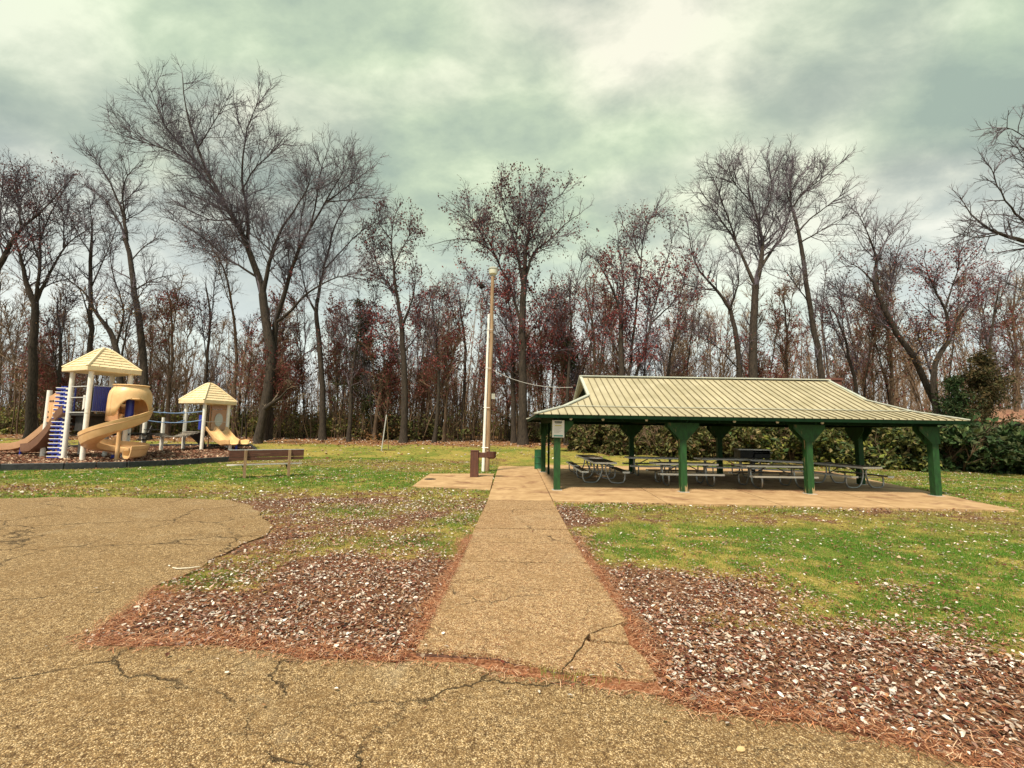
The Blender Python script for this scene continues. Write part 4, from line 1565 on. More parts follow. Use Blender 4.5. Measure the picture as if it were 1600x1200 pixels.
# spiral slide
nout = Vector((math.sin(TH), -math.cos(TH), 0))
hc = (A + Cc) / 2 + nout * 1.15
hc = Vector((hc.x, hc.y, z0))
crt = Vector((-hc.y, hc.x, 0)).normalized() * -1          # sideways as seen along the line from the path
hc_top, hc_bot = hc + crt * 0.30, hc - crt * 0.18
WD = 0.64
phi0, phi1 = 165.0, -385.0
ns = 84
mb = MB()
secs = []
for i in range(ns + 1):
    f = i / ns
    ph = phi0 + (phi1 - phi0) * f
    zf = float(np.interp(-ph, [-165, -60, 0, 60, 120, 180, 250, 320, 385], [DK1, DK1 - 0.10, DK1 - 0.40, DK1 - 0.83, 0.92, 0.58, 0.38, 0.27, 0.22]))
    rm = 0.50 + 0.50 * min(1.0, f * 1.7)
    if f > 0.9:
        rm += (f - 0.9) * 2.0
    a = R(ph)
    er = Vector((math.cos(a), math.sin(a), 0))
    cc_ = hc_top.lerp(hc_bot, min(1.0, f * 1.5))
    wo_ = 0.52
    pr = [(-WD / 2 - 0.03, 0.26), (-WD / 2, 0.28), (-WD / 2 + 0.05, 0.07), (-WD / 5, 0.0), (WD / 5, 0.0), (WD / 2 - 0.08, 0.08), (WD / 2, 0.28), (WD / 2 + 0.03, wo_ - 0.02),
          (WD / 2 + 0.05, wo_ + 0.01), (WD / 2 + 0.09, wo_), (WD / 2 + 0.08, wo_ * 0.85), (WD / 2 + 0.04, 0.24), (WD / 2 - 0.05, 0.0), (WD / 5, -0.075), (-WD / 5, -0.075), (-WD / 2 + 0.02, 0.0), (-WD / 2 - 0.04, 0.2)]
    secs.append([cc_ + er * (rm + x) + Vector((0, 0, zf + z)) for x, z in pr])
m = len(secs[0])
vs = [v_ for s_ in secs for v_ in s_]
fs = []
for i in range(ns):
    for k in range(m):
        k2 = (k + 1) % m
        fs.append((i * m + k, (i + 1) * m + k, (i + 1) * m + k2, i * m + k2))
fs.append(tuple(range(m)))
fs.append(tuple(ns * m + k for k in reversed(range(m))))
mb.add(vs, fs)
spi = wpart(mb, 'spiral_slide', M['tan_plastic'], True)
lipp = []
for i in range(20, ns + 1):
    s_ = secs[i]
    lipp.append((s_[10] + s_[11]) / 2 + (s_[10] - hc).normalized() * 0.006)
wpart(MB().tube(lipp, 0.014, 5), 'moulded_seam', M['tan_dark'], True, parent=spi)
# domed hood over the entrance, open towards the run
RH = 0.86
hprof = [(1.0, 0.72), (0.985, 0.92), (0.94, 1.10), (0.86, 1.22), (0.80, 1.28), (0.79, 1.37), (0.86, 1.40), (0.82, 1.43), (0.45, 1.44), (0.0, 1.44)]
hv, hf = [], []
nph = 60
for k in range(nph + 1):
    ph = -105 + 360 * k / nph
    # height of the lower edge: arch between -80 and +20, doorway towards the deck
    dlt = (ph + 36)
    if abs(dlt) < 52:
        low = 0.74 - 0.84 * (abs(dlt) / 52) ** 3
    elif ph > 130 and ph < 185:
        low = 0.55
    elif ph >= 15 and ph <= 130:
        low = -0.10
    else:
        low = -0.10
    e = Vector((math.cos(R(ph)), math.sin(R(ph)), 0))
    col_ = [hc_top + e * RH * 1.0 + Vector((0, 0, DK1 + low)), hc_top + e * RH * 1.005 + Vector((0, 0, DK1 + (low + 0.72) / 2))]
    col_ += [hc_top + e * RH * r_ + Vector((0, 0, DK1 + h_)) for r_, h_ in hprof]
    hv += col_
nr_ = len(hprof) + 2
for k in range(nph):
    for q_ in range(nr_ - 1):
        a_i = k * nr_ + q_
        hf.append((a_i, a_i + nr_, a_i + nr_ + 1, a_i + 1))
hm = MB().add(hv, hf)
ho_ = wpart(hm, 'hood', M['tan_plastic'], True, parent=spi)
sol = ho_.modifiers.new('thick', 'SOLIDIFY')
sol.thickness = 0.04
sol.offset = -1
wpart(MB().tube([hc + Vector((0, 0, -0.05)), hc + Vector((0, 0, DK1 + 0.0))], 0.09, 10), 'centre_pole', M['tan_plastic'], True, parent=spi)
wpart(MB().tube([hc_top + Vector((0, 0, DK1 - 0.35)), hc_top + Vector((0, 0, DK1 + 1.05))], 0.17, 14), 'column_sleeve', M['blue_plastic'], True, parent=spi)
q = atg(178, 717, PLAY_Z)
wpart(MB().tube([Vector((q.x, q.y, q.z)), Vector((q.x, q.y, q.z + 0.22))], 0.13, 10), 'foot', M['blue_plastic'], True, parent=spi)
wpart(MB().tube([Vector((q.x, q.y, q.z + 0.2)), Vector((q.x + .02, q.y + .1, q.z + 0.75))], 0.12, 10), 'support', M['tan_plastic'], True, parent=spi)
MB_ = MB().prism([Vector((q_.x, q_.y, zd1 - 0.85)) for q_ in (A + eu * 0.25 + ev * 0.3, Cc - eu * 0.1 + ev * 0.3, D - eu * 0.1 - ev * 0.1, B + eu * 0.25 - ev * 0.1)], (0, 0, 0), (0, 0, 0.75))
wpart(MB_, 'under_deck_dark', M['deck_black'])  # solid black block put in for the darkness under the deck
# entrance panels (tan) beside hood
e0, e1 = A + eu * S1 * 0.50, A + eu * S1 * 0.62
MBp = MB().prism([Vector((e0.x, e0.y, zd1)), Vector((e1.x, e1.y, zd1)), Vector((e1.x, e1.y, zd1 + 1.35)), Vector((e0.x, e0.y, zd1 + 1.05))], -nout * 0.03, nout * 0.03)
wpart(MBp, 'entrance_panel', M['tan_dark'])
# tan panel below hood left side
bx0 = A + eu * S1 * 0.5 + nout * 0.1
wpart(MB().box((-0.32, -0.05, 0), (0.32, 0.05, 0.95), Matrix.Translation((bx0.x + 0.2, bx0.y, zd1 - 0.35)) @ Matrix.Rotation(TH - R(60), 4, 'Z')), 'entrance_panel', M['tan_dark'], bevel=0.02)

# stairs on the right of the tall tower
sp0 = Cc + eu * 0.05
stair = thing('stair', None, None)
stair.parent = ps
stair.location = -Vector(ps.location)
sA = atg(197, 714, PLAY_Z)
post(sA, 1.55, 0.10)
pE = atg(222, 708, PLAY_Z)
hE = atY(225, 655, pE.y).z - pE.z
post(pE, hE, 0.10)
zE = gz(pE) + hE * 0.62
mid1 = (Cc + D) / 2
for k in range(5):
    c0 = Vector((sA.x + 0.2, sA.y + 0.1, gz(sA) + 0.3 + 0.28 * k))
    c1 = Vector((pE.x, pE.y + 0.1, gz(sA) + 0.3 + 0.28 * k))
    offs = Vector((0, 0.22 * k, 0))
    wpart(MB().beam(c0 + offs, c1 + offs, 0.30, 0.05), 'tread', M['deck_black'], parent=stair)
    wpart(MB().beam(c0 + offs - Vector((0, 0.16, 0)), c1 + offs - Vector((0, 0.16, 0)), 0.02, 0.045), 'tread_edge', M['metal_light'], parent=stair)
wpart(MB().beam(Vector((pE.x - 0.15, pE.y, gz(pE) + 0.1)), Vector((pE.x - 0.5, pE.y + 1.2, gz(pE) + 1.5)), 0.05, 0.22), 'stringer', M['deck_black'], parent=stair)
# landing between big tower and bridge
land = [Cc, pE, pE + ev * (-0.0) + Vector((0.2, 1.4, 0)), D]
zland = gz(pE) + 1.15
deck((Vector((pE.x - 0.1, pE.y, 0)), Vector((pE.x + 0.05, pE.y + 1.3, 0)), D, Cc), zland, 0.1)
post(Vector((pE.x + 0.1, pE.y + 1.3, 0)), 1.6, 0.09)

# small tower
TH2 = R(70)
fu, fv = Vector((math.cos(TH2), math.sin(TH2), 0)), Vector((-math.sin(TH2), math.cos(TH2), 0))
Q2 = atg(314.5, 703.5, PLAY_Z)
S2 = 1.62
Q1, Q3, Q4 = Q2 + fv * S2, Q2 + fu * S2, Q2 + fu * S2 + fv * S2
HT2 = atY(320, 630, Q2.y).z - Q2.z
for q in (Q1, Q2, Q3):
    post(q, Q2.z + HT2 - gz(q), 0.10)
post(Q4, Q2.z + HT2 - gz(Q4), 0.05, mat=M['tan_dark'])
play_roof(Q2, fu, fv, S2, Q2.z + HT2 - 0.02, atY(328, 600, (Q2.y + Q4.y) / 2).z - (Q2.z + HT2) - 0.16)
zd2 = atY(316, 674, Q2.y).z
deck((Q1, Q2, Q3, Q4), zd2)
# window panel at the back of the small tower
nb_ = Vector((math.sin(TH2), -math.cos(TH2), 0))
wx0, wx1 = Q3.lerp(Q4, 0.1), Q3.lerp(Q4, 0.9)
ring = []
wc = (wx0 + wx1) / 2
zc2 = zd2 + 0.75
pnl = thing('window_panel', None, None)
pnl.parent = ps
pnl.location = -Vector(ps.location)
outer = []
inner = []
hw_ = (wx1 - wx0).length / 2
axv = (wx1 - wx0).normalized()
nk = 24
for k in range(nk):
    a = 2 * math.pi * k / nk
    ca, sa = math.cos(a), math.sin(a)
    mxx = max(abs(ca), abs(sa))
    outer.append(wc + axv * (ca / mxx * hw_) + Vector((0, 0, zc2 - wc.z + sa / mxx * 0.66)))
    inner.append(wc + axv * (ca * hw_ * 0.62) + Vector((0, 0, zc2 - wc.z + sa * 0.44)))
mb = MB()
nrm2 = fu
vs = [v_ - nrm2 * 0.03 for v_ in outer] + [v_ - nrm2 * 0.03 for v_ in inner] + [v_ + nrm2 * 0.03 for v_ in outer] + [v_ + nrm2 * 0.03 for v_ in inner]
fs = []
for k in range(nk):
    k2 = (k + 1) % nk
    fs += [(k, k2, nk + k2, nk + k), (2 * nk + k, 3 * nk + k, 3 * nk + k2, 2 * nk + k2), (k, 2 * nk + k, 2 * nk + k2, k2), (nk + k, nk + k2, 3 * nk + k2, 3 * nk + k)]
mb.add(vs, fs)
wpart(mb, 'surround', M['tan_dark'], parent=pnl)
mb = MB()
mb.add([v_ for v_ in inner], [tuple(range(nk))])
wpart(mb, 'bubble_window', M['lamp_glass'], parent=pnl)
top_b = [wx0, wx1]
wpart(MB().beam(Vector((wx0.x, wx0.y, zc2 + 0.82)), Vector((wx1.x, wx1.y, zc2 + 0.82)), 0.08, 0.26), 'header', M['slide_brown'], parent=pnl)
# blue panel left of the small tower opening
q0, q1 = Q2.lerp(Q1, 0.05), Q2.lerp(Q1, 0.25)
wpart(MB().prism([Vector((q0.x, q0.y, zd2 + 0.1)), Vector((q1.x, q1.y, zd2 + 0.1)), Vector((q1.x, q1.y, zd2 + 1.0)), Vector((q0.x, q0.y, zd2 + 1.0))], (0, -0.03, 0), (0, 0.03, 0)), 'blue_panel', M['blue_plastic'])
bar(Q2 + Vector((0, 0, 1.75)), Q3 + Vector((0, 0, 1.75)), 0.02)
# double slide
sd0 = (Q2 + Q3) / 2
zq2 = gz(Q2)
prof = [(0.0, zd2 + 0.05), (0.15, zd2 + 0.03), (0.5, zd2 - 0.28), (0.95, zd2 - 0.62), (1.35, zd2 - 0.80), (1.8, zq2 + 0.42), (2.15, zq2 + 0.40)]
dsl = None
for s in (-1, 1):
    base = sd0 + fu * (s * 0.37)
    dsl = trough([Vector((base.x, base.y, 0)) + nb_ * a + Vector((0, 0, b)) for a, b in prof], 0.62, 0.26, 'slide', M['tan_plastic'], 0.05)
e = sd0 + nb_ * 1.9
wpart(MB().tube([Vector((e.x, e.y, gz(e) - 0.05)), Vector((e.x, e.y, zq2 + 0.38))], 0.07, 8), 'slide_leg', M['blue_plastic'], True)
e = sd0 + nb_ * 1.75 - fu * 0.3
wpart(MB().tube([Vector((e.x, e.y, gz(e) - 0.05)), Vector((e.x, e.y, zq2 + 0.38))], 0.10, 8), 'slide_leg', M['white_paint'], True)
# dark climbing ramp below deck
ra, rb = Q2.lerp(Q1, 0.1), Q2.lerp(Q1, 0.9)
outv = (-fu * 0.2 - Vector((0, 0.0, 0)))
rbk = Vector((0.35, -0.5, 0))
mb = MB().prism([Vector((ra.x, ra.y, zd2 - 0.08)), Vector((rb.x, rb.y, zd2 - 0.08)), Vector((rb.x + 0.9, rb.y + 0.3, gz(Q1) + 0.05)), Vector((ra.x + .2, ra.y + 0.3, gz(Q2) + 0.05))], (0, 0.02, 0), (0, 0.08, 0))
wpart(mb, 'climbing_ramp', M['deck_black'])

# rope bridge
brg = thing('bridge', None, None)
brg.parent = ps
brg.location = -Vector(ps.location)
bs0, bs1 = pE + Vector((0.05, 0.05, 0)), pE + Vector((0.1, 1.25, 0))
be0, be1 = Q2, Q1
npk = 13
zs, ze = zland, zd2
for k in range(npk):
    f = (k + 0.5) / npk
    a = bs0.lerp(be0, f)
    b = bs1.lerp(be1, f)
    zc_ = zs + (ze - zs) * f - 0.28 * 4 * f * (1 - f)
    a.z = b.z = zc_
    wd3 = (be0 - bs0).length / npk
    wpart(MB().beam(a, b, wd3 * 0.9, 0.05), 'plank', M['deck_grey'], parent=brg)
for (s0_, s1_) in ((bs0, be0), (bs1, be1)):
    for hh_, m_, sg_ in ((1.25, 'blue_rope', 0.12), (0.72, 'blue_rope', 0.16)):
        pts_ = []
        for k in range(17):
            f = k / 16
            q = s0_.lerp(s1_, f)
            q.z = zs + (ze - zs) * f + hh_ - sg_ * 4 * f * (1 - f)
            pts_.append(q)
        wpart(MB().tube(pts_, 0.03, 6), 'rope', M[m_], True, parent=brg)
post(bs1, 2.0, 0.08)


# ------------------------------------------------------------------ tree tools
def unit(v):
    return v / (np.linalg.norm(v, axis=-1, keepdims=True) + 1e-9)


def grow(start, dr, L_, r0, r1, k, wig, up):
    n = len(start)
    pts_ = np.zeros((n, k + 1, 3))
    pts_[:, 0] = start
    d_ = unit(dr)
    for i in range(k):
        d_ = unit(d_ + rng.normal(0, wig, (n, 3)) + np.array([0, 0, up]))
        pts_[:, i + 1] = pts_[:, i] + d_ * (L_ / k)[:, None]
    f = np.linspace(0, 1, k + 1)[None, :]
    rad = r0[:, None] * (1 - f) + r1[:, None] * f
    return pts_, rad


def spawn(pts_, rad, cnt, t0, t1, alo, ahi, Lfun, rfac, up=0.15, rmin=0.0, out=None):
    n, k1, _ = pts_.shape
    idx = np.repeat(np.arange(n), cnt)
    m = len(idx)
    t = rng.uniform(t0, t1, m)
    x = t * (k1 - 1)
    i = np.minimum(x.astype(int), k1 - 2)
    f = (x - i)[:, None]
    p = pts_[idx, i] * (1 - f) + pts_[idx, i + 1] * f
    tan = unit(pts_[idx, i + 1] - pts_[idx, i])
    r = rad[idx, i] * (1 - f[:, 0]) + rad[idx, i + 1] * f[:, 0]
    rp = rng.normal(0, 1, (m, 3))
    rp = unit(rp - tan * (rp * tan).sum(1, keepdims=True))
    a = rng.uniform(R(alo), R(ahi), m)[:, None]
    d_ = unit(tan * np.cos(a) + rp * np.sin(a) + np.array([0, 0, up]))
    Lr = Lfun(idx, t)
    return p, d_, Lr, np.maximum(r * rfac, rmin)


def tubes(pts_, rad, m):
    n, k1, _ = pts_.shape
    tan = np.zeros_like(pts_)
    tan[:, 1:-1] = pts_[:, 2:] - pts_[:, :-2]
    tan[:, 0] = pts_[:, 1] - pts_[:, 0]
    tan[:, -1] = pts_[:, -1] - pts_[:, -2]
    tan = unit(tan)
    ref = np.where(np.abs(tan[..., 2:3]) < 0.95, np.array([0, 0, 1.0]), np.array([1.0, 0, 0]))
    # keep the frame stable along each branch
    ref = np.broadcast_to(ref[:, :1] * 0 + np.array([0.31, 0.83, 0.12]), tan.shape)
    u = unit(np.cross(tan, ref))
    v = np.cross(tan, u)
    a = np.arange(m) * 2 * np.pi / m
    ring = pts_[:, :, None, :] + rad[:, :, None, None] * (u[:, :, None, :] * np.cos(a)[None, None, :, None] + v[:, :, None, :] * np.sin(a)[None, None, :, None])
    Vv = ring.reshape(-1, 3)
    b = (np.arange(n)[:, None, None] * k1 + np.arange(k1 - 1)[None, :, None]) * m
    k = np.arange(m)[None, None, :]
    k2 = (k + 1) % m
    F_ = np.stack([b + k, b + k2, b + m + k2, b + m + k], -1).reshape(-1, 4)
    return Vv, F_


def cones(p, d_, L_, r):
    """3 sided spikes"""
    n = len(p)
    ref = np.array([0.31, 0.83, 0.12])
    u = unit(np.cross(d_, ref))
    v = np.cross(d_, u)
    ring = [p + r[:, None] * (u * math.cos(a) + v * math.sin(a)) for a in (0, 2.094, 4.189)]
    tip = p + d_ * L_[:, None]
    Vv = np.stack(ring + [tip], 1).reshape(-1, 3)
    b = np.arange(n) * 4
    F_ = np.concatenate([np.stack([b, b + 1, b + 3], 1), np.stack([b + 1, b + 2, b + 3], 1), np.stack([b + 2, b, b + 3], 1)])
    return Vv, F_


class Acc:
    def __init__(s):
        s.V, s.F4, s.F3, s.n = [], [], [], 0

    def add(s, V_, F_):
        if len(V_) == 0:
            return
        (s.F4 if F_.shape[1] == 4 else s.F3).append(F_ + s.n)
        s.V.append(V_)
        s.n += len(V_)

    def mesh(s, name, mat, smooth=True, shift=None):
        V_ = np.concatenate(s.V)
        if shift is not None:
            V_ = V_ - shift
        fl_ = []
        if s.F4: fl_.append(np.concatenate(s.F4))
        if s.F3: fl_.append(np.concatenate(s.F3))
        return np_mesh(name, V_, fl_, mat, smooth)


def leaf_quads(P, size, cols, droop=0.0, aspect=0.6, fold=0.15):
    """diamond leaves at P (n,3) random orientation; returns V,F,tint"""
    n = len(P)
    a = unit(rng.normal(0, 1, (n, 3)) + np.array([0, 0, -droop]))
    b = unit(np.cross(a, rng.normal(0, 1, (n, 3))))
    c_ = np.cross(a, b)
    s = size[:, None] if np.ndim(size) else size
    v0 = P
    v1 = P + a * s * 0.5 + b * s * aspect * 0.5 + c_ * s * fold
    v2 = P + a * s
    v3 = P + a * s * 0.5 - b * s * aspect * 0.5 + c_ * s * fold
    V_ = np.stack([v0, v1, v2, v3], 1).reshape(-1, 3)
    q = np.arange(n) * 4
    F_ = np.stack([q, q + 1, q + 2, q + 3], 1)
    T = np.repeat(cols, 4, axis=0)
    return V_, F_, T


def pick_cols(n, pal, var=0.25):
    pal = np.array(pal)
    c = pal[rng.integers(0, len(pal), n)]
    return np.clip(c * (1 + rng.normal(0, var, (n, 1))), 0.004, 0.9)


RED = [(0.17, 0.032, 0.036), (0.23, 0.05, 0.052), (0.13, 0.028, 0.036), (0.27, 0.08, 0.07), (0.18, 0.055, 0.05)]
REDDK = [(0.09, 0.03, 0.03), (0.13, 0.045, 0.045), (0.06, 0.028, 0.032), (0.16, 0.055, 0.05)]
BRN = [(0.20, 0.10, 0.042), (0.28, 0.155, 0.065), (0.13, 0.07, 0.035), (0.15, 0.125, 0.045)]
OLV = [(0.13, 0.16, 0.035), (0.19, 0.20, 0.045), (0.10, 0.12, 0.03), (0.23, 0.19, 0.06), (0.28, 0.23, 0.09)]
DKG = [(0.018, 0.045, 0.014), (0.03, 0.065, 0.02), (0.045, 0.085, 0.028), (0.05, 0.06, 0.02), (0.09, 0.12, 0.05)]
TANG = [(0.09, 0.10, 0.03), (0.12, 0.12, 0.04), (0.17, 0.14, 0.06), (0.06, 0.07, 0.022), (0.10, 0.06, 0.032), (0.07, 0.085, 0.025)]


def resample(P, k):
    """smooth polyline resample to k segments"""
    P = np.array(P, float)
    seg = np.linalg.norm(np.diff(P, axis=0), axis=1)
    s = np.concatenate([[0], np.cumsum(seg)])
    t = np.linspace(0, s[-1], k + 1)
    Q = np.stack([np.interp(t, s, P[:, j]) for j in range(3)], 1)
    for _ in range(2):
        Q[1:-1] = (Q[:-2] + 2 * Q[1:-1] + Q[2:]) / 4
    return Q, s[-1]


def make_hero(name, label, Y, limbs, r0s, dens=1.0, blen=3.0, leaves=None, bark='bark', twig='twig', cat='tree', spread=2.0, nests=(), tw=0.0165, up=0.12, group=None):
    """limbs: list of pixel polylines; first is the trunk from the ground."""
    base = xg(limbs[0][0][0], Y)
    base.z -= 0.15
    root = thing(name, label, cat, base, group=group)
    sh = np.array(base)
    acc = Acc()
    K = 14
    LP, LR, LL = [], [], []
    endY = {}
    for li, poly in enumerate(limbs):
        n = len(poly)
        p0 = tuple(poly[0])
        ys = endY.get(p0, Y)
        drift = 0.0 if li == 0 else random.uniform(-1, 1) * spread
        P = []
        for j, (a, b) in enumerate(poly):
            f = j / max(1, n - 1)
            yy = ys + drift * f
            q = atY(a, b, yy)
            if li == 0 and j == 0:
                q = Vector(base)
            P.append((q.x, q.y, q.z))
            endY[(a, b)] = yy
        Q, Ln = resample(P, K)
        jit = rng.normal(0, 0.012 * Ln / K * 3, Q.shape)
        jit[0] = 0
        Q = Q + jit
        f = np.linspace(0, 1, K + 1)
        r_start, r_end = r0s[li]
        if li:
            from_top = tuple(poly[0]) == tuple(limbs[0][-1])
            r_start = r0s[0][1] * (0.93 if li == 1 else 0.62) if from_top else r_start * 0.85
            r_end *= 0.8
        pw_ = 0.9 if li == 0 else 1.35
        rad = r_start * (1 - f) ** pw_ + r_end * (1 - (1 - f) ** pw_)
        if li == 0:
            rad[0] *= 1.45
            rad[1] *= 1.1
        LP.append(Q)
        LR.append(rad)
        LL.append(Ln)
    LP, LR, LL = np.array(LP), np.array(LR), np.array(LL)
    V_, F_ = tubes(LP, LR, 8)
    acc.add(V_, F_)
    link('trunk', acc.mesh('trunk', M[bark], True, sh), root)
    # branches
    cr = Acc()
    ends = []
    isl = np.arange(len(LL)) > 0
    single = len(LL) == 1
    cnt = np.where(isl | single, np.maximum(3, (LL * 3.0 * dens)).astype(int), np.maximum(2, (LL * 0.5 * dens)).astype(int))
    tmin = 0.15
    p, d_, Lb, rb_ = spawn(LP, LR, cnt, tmin, 1.0, 28, 62, lambda i, t: blen * (1.25 - 0.6 * t) * rng.uniform(0.45, 1.25, len(t)), 0.45, up)
    # trunk side: only the upper part
    keepm = p[:, 2] > (base.z + (LP[..., 2].max() - base.z) * 0.28)
    p, d_, Lb, rb_ = p[keepm], d_[keepm], Lb[keepm], rb_[keepm]
    rb_ = np.clip(rb_, tw * 1.8, 0.075)
    # tips continue
    tp_ = LP[:, -1]
    td = unit(LP[:, -1] - LP[:, -3])
    p = np.concatenate([p, tp_])
    d_ = np.concatenate([d_, td])
    Lb = np.concatenate([Lb, np.full(len(tp_), blen * 0.5)])
    rb_ = np.concatenate([rb_, np.maximum(LR[:, -1], tw)])
    B1, R1 = grow(p, d_, Lb, rb_, np.full(len(p), tw * 0.8), 4, 0.16, up * 0.6)
    V_, F_ = tubes(B1, R1, 4)
    cr.add(V_, F_)
    c2 = np.maximum(2, (Lb * 3.0 * min(1.2, dens + 0.2))).astype(int)
    p, d_, L2, r2 = spawn(B1, R1, c2, 0.12, 1.0, 25, 60, lambda i, t: Lb[i] * 0.50 * (1.25 - 0.7 * t) * rng.uniform(0.5, 1.25, len(t)) + 0.2, 0.6, up * 0.8, tw * 0.9)
    B2, R2 = grow(p, d_, L2, np.minimum(r2, tw * 1.4), np.full(len(p), tw * 0.55), 2, 0.18, up * 0.5)
    V_, F_ = tubes(B2, R2, 3)
    cr.add(V_, F_)
    c3 = np.maximum(2, (L2 * 3.6)).astype(int)
    p, d_, L3, r3 = spawn(B2, R2, c3, 0.15, 1.0, 22, 60, lambda i, t: L2[i] * 0.55 * rng.uniform(0.5, 1.25, len(t)) + 0.2, 0.7, up * 0.6, tw * 0.6)
    V_, F_ = cones(p, d_, L3, np.minimum(r3, tw * 0.85))
    cr.add(V_, F_)
    tips3 = p + d_ * L3[:, None]
    # extra fine spikes
    c4 = rng.integers(0, 2, len(p))
    q = np.repeat(p + d_ * L3[:, None] * 0.45, c4, axis=0)
    dq = unit(np.repeat(d_, c4, axis=0) + rng.normal(0, 0.5, (len(q), 3)))
    V_, F_ = cones(q, dq, np.repeat(L3, c4) * 0.6, np.full(len(q), tw * 0.5))
    cr.add(V_, F_)
    link('crown', cr.mesh('crown', M[twig], False, sh), root)
    if leaves:
        allp = np.concatenate([tips3, p])
        LV, LF, LT, nn = [], [], [], 0
        for (prob, ylo, yhi, pal, size) in leaves:
            # ylo/yhi : pixel rows between which leaves hang
            zlo, zhi = atY(800, yhi, Y).z, atY(800, ylo, Y).z
            clump = vnoise(allp[:, [0, 2]] * 1.0 + allp[:, [1, 1]] * 0.6, 0.8, 61)
            pr = np.clip(1.5 * prob * (clump * 4.0 - 1.3), 0, 1) * 0.95
            k = (allp[:, 2] > zlo) & (allp[:, 2] < zhi) & (rng.random(len(allp)) < pr)
            q = allp[k]
            rep = 3
            size = size * 0.72
            q = np.repeat(q, rep, axis=0) + rng.normal(0, 0.16, (len(q) * rep, 3))
            if len(q) == 0:
                continue
            a, b, c = leaf_quads(q, rng.uniform(0.6, 1.3, len(q)) * size, pick_cols(len(q), pal), 0.4)
            LV.append(a)
            LF.append(b + nn)
            LT.append(c)
            nn += len(a)
        if nn:
            me_ = np_mesh('leaves', np.concatenate(LV) - sh, [np.concatenate(LF)], M['foliage'], False, tint=np.concatenate(LT))
            setp(link('leaves', me_, root), kind='stuff')
    for (a, b, r_) in nests:
        q = atY(a, b, Y)
        mb_ = MB()
        for _ in range(60):
            c = Vector(np.clip(rng.normal(0, 0.45, 3), -1, 1)) * r_
            dd_ = Vector(rng.normal(0, 1, 3)).normalized() * r_ * 0.7
            mb_.tube([c - dd_, c + dd_], 0.02 * r_ / 0.3 + 0.01, 4)
        mb_.lathe([(0.2 * r_, -0.6 * r_), (0.75 * r_, -0.3 * r_), (0.8 * r_, 0.2 * r_), (0.3 * r_, 0.55 * r_)], 9)
        link('nest', mb_.mesh('nest', M['nest']), root, q - base)
    return root


# ------------------------------------------------------------------ the tall trees (each drawn from its own limbs)
def tr(r0, n, a=0.10, b=0.03):
    return [(r0, r0 * 0.62)] + [(a, b)] * (n - 1)


make_hero('tall_bare_tree', 'tallest bare tree, wide fan of limbs leaning left behind the play towers', 36.5, [
    [(407, 690), (414, 640), (424, 585), (424, 542), (413, 492), (411, 460)],
    [(411, 460), (405, 435), (392, 393), (367, 343), (348, 312), (325, 274), (309, 232), (294, 197), (288, 150), (285, 120)],
    [(386, 374), (390, 335), (378, 297), (378, 259), (384, 209), (394, 180), (405, 155)],
    [(411, 460), (419, 423), (424, 393), (440, 358), (463, 324), (480, 300), (490, 262)],
    [(348, 312), (312, 270), (286, 243), (237, 224), (202, 216), (180, 207)],
    [(405, 435), (375, 416), (352, 404), (325, 375), (285, 352), (262, 338)],
    [(325, 274), (290, 235), (262, 205), (246, 172), (236, 140)],
    [(378, 297), (398, 262), (424, 240), (444, 215)],
    [(367, 343), (330, 345), (300, 330), (285, 322)],
    [(309, 232), (335, 190), (350, 165)],
    [(424, 393), (400, 370), (392, 345), (410, 320)],
], [(0.42, 0.30), (0.26, 0.04), (0.17, 0.035), (0.16, 0.035), (0.12, 0.03), (0.12, 0.03), (0.10, 0.03), (0.08, 0.03), (0.08, 0.03), (0.07, 0.03), (0.07, 0.03)], 0.92, 3.3,
    leaves=[(0.10, 380, 430, REDDK, 0.2)], nests=[(449, 384, 0.26)])

make_hero('tall_bare_tree', 'tall bare twin of the tallest tree, its limbs sweeping up to the right', 37.2, [
    [(418, 692), (424, 620), (428, 550), (430, 504)],
    [(430, 504), (442, 466), (455, 423), (467, 389), (486, 354), (509, 316), (536, 270), (548, 236)],
    [(430, 504), (451, 490), (474, 462), (505, 441), (545, 428), (574, 423)],
    [(486, 354), (495, 310), (500, 270), (512, 232)],
    [(509, 316), (545, 290), (570, 270), (582, 262)],
    [(467, 389), (470, 340), (480, 300), (478, 262)],
    [(509, 316), (550, 312), (585, 305)],
], [(0.30, 0.22), (0.18, 0.03), (0.12, 0.03), (0.09, 0.03), (0.08, 0.03), (0.08, 0.03), (0.07, 0.03)], 0.9, 3.0)

make_hero('bare_tree', 'slender bare forked tree just right of the tallest tree', 38.0, [
    [(504, 690), (504, 610), (500, 550), (494, 489)],
    [(494, 489), (497, 454), (505, 423), (516, 377), (528, 339), (548, 310), (565, 290)],
    [(494, 489), (480, 462), (472, 430), (468, 400)],
    [(505, 423), (540, 385), (565, 360), (590, 345)],
], [(0.27, 0.17), (0.14, 0.03), (0.10, 0.03), (0.08, 0.03)], 0.9, 2.6, leaves=[(0.35, 430, 560, RED, 0.2)])

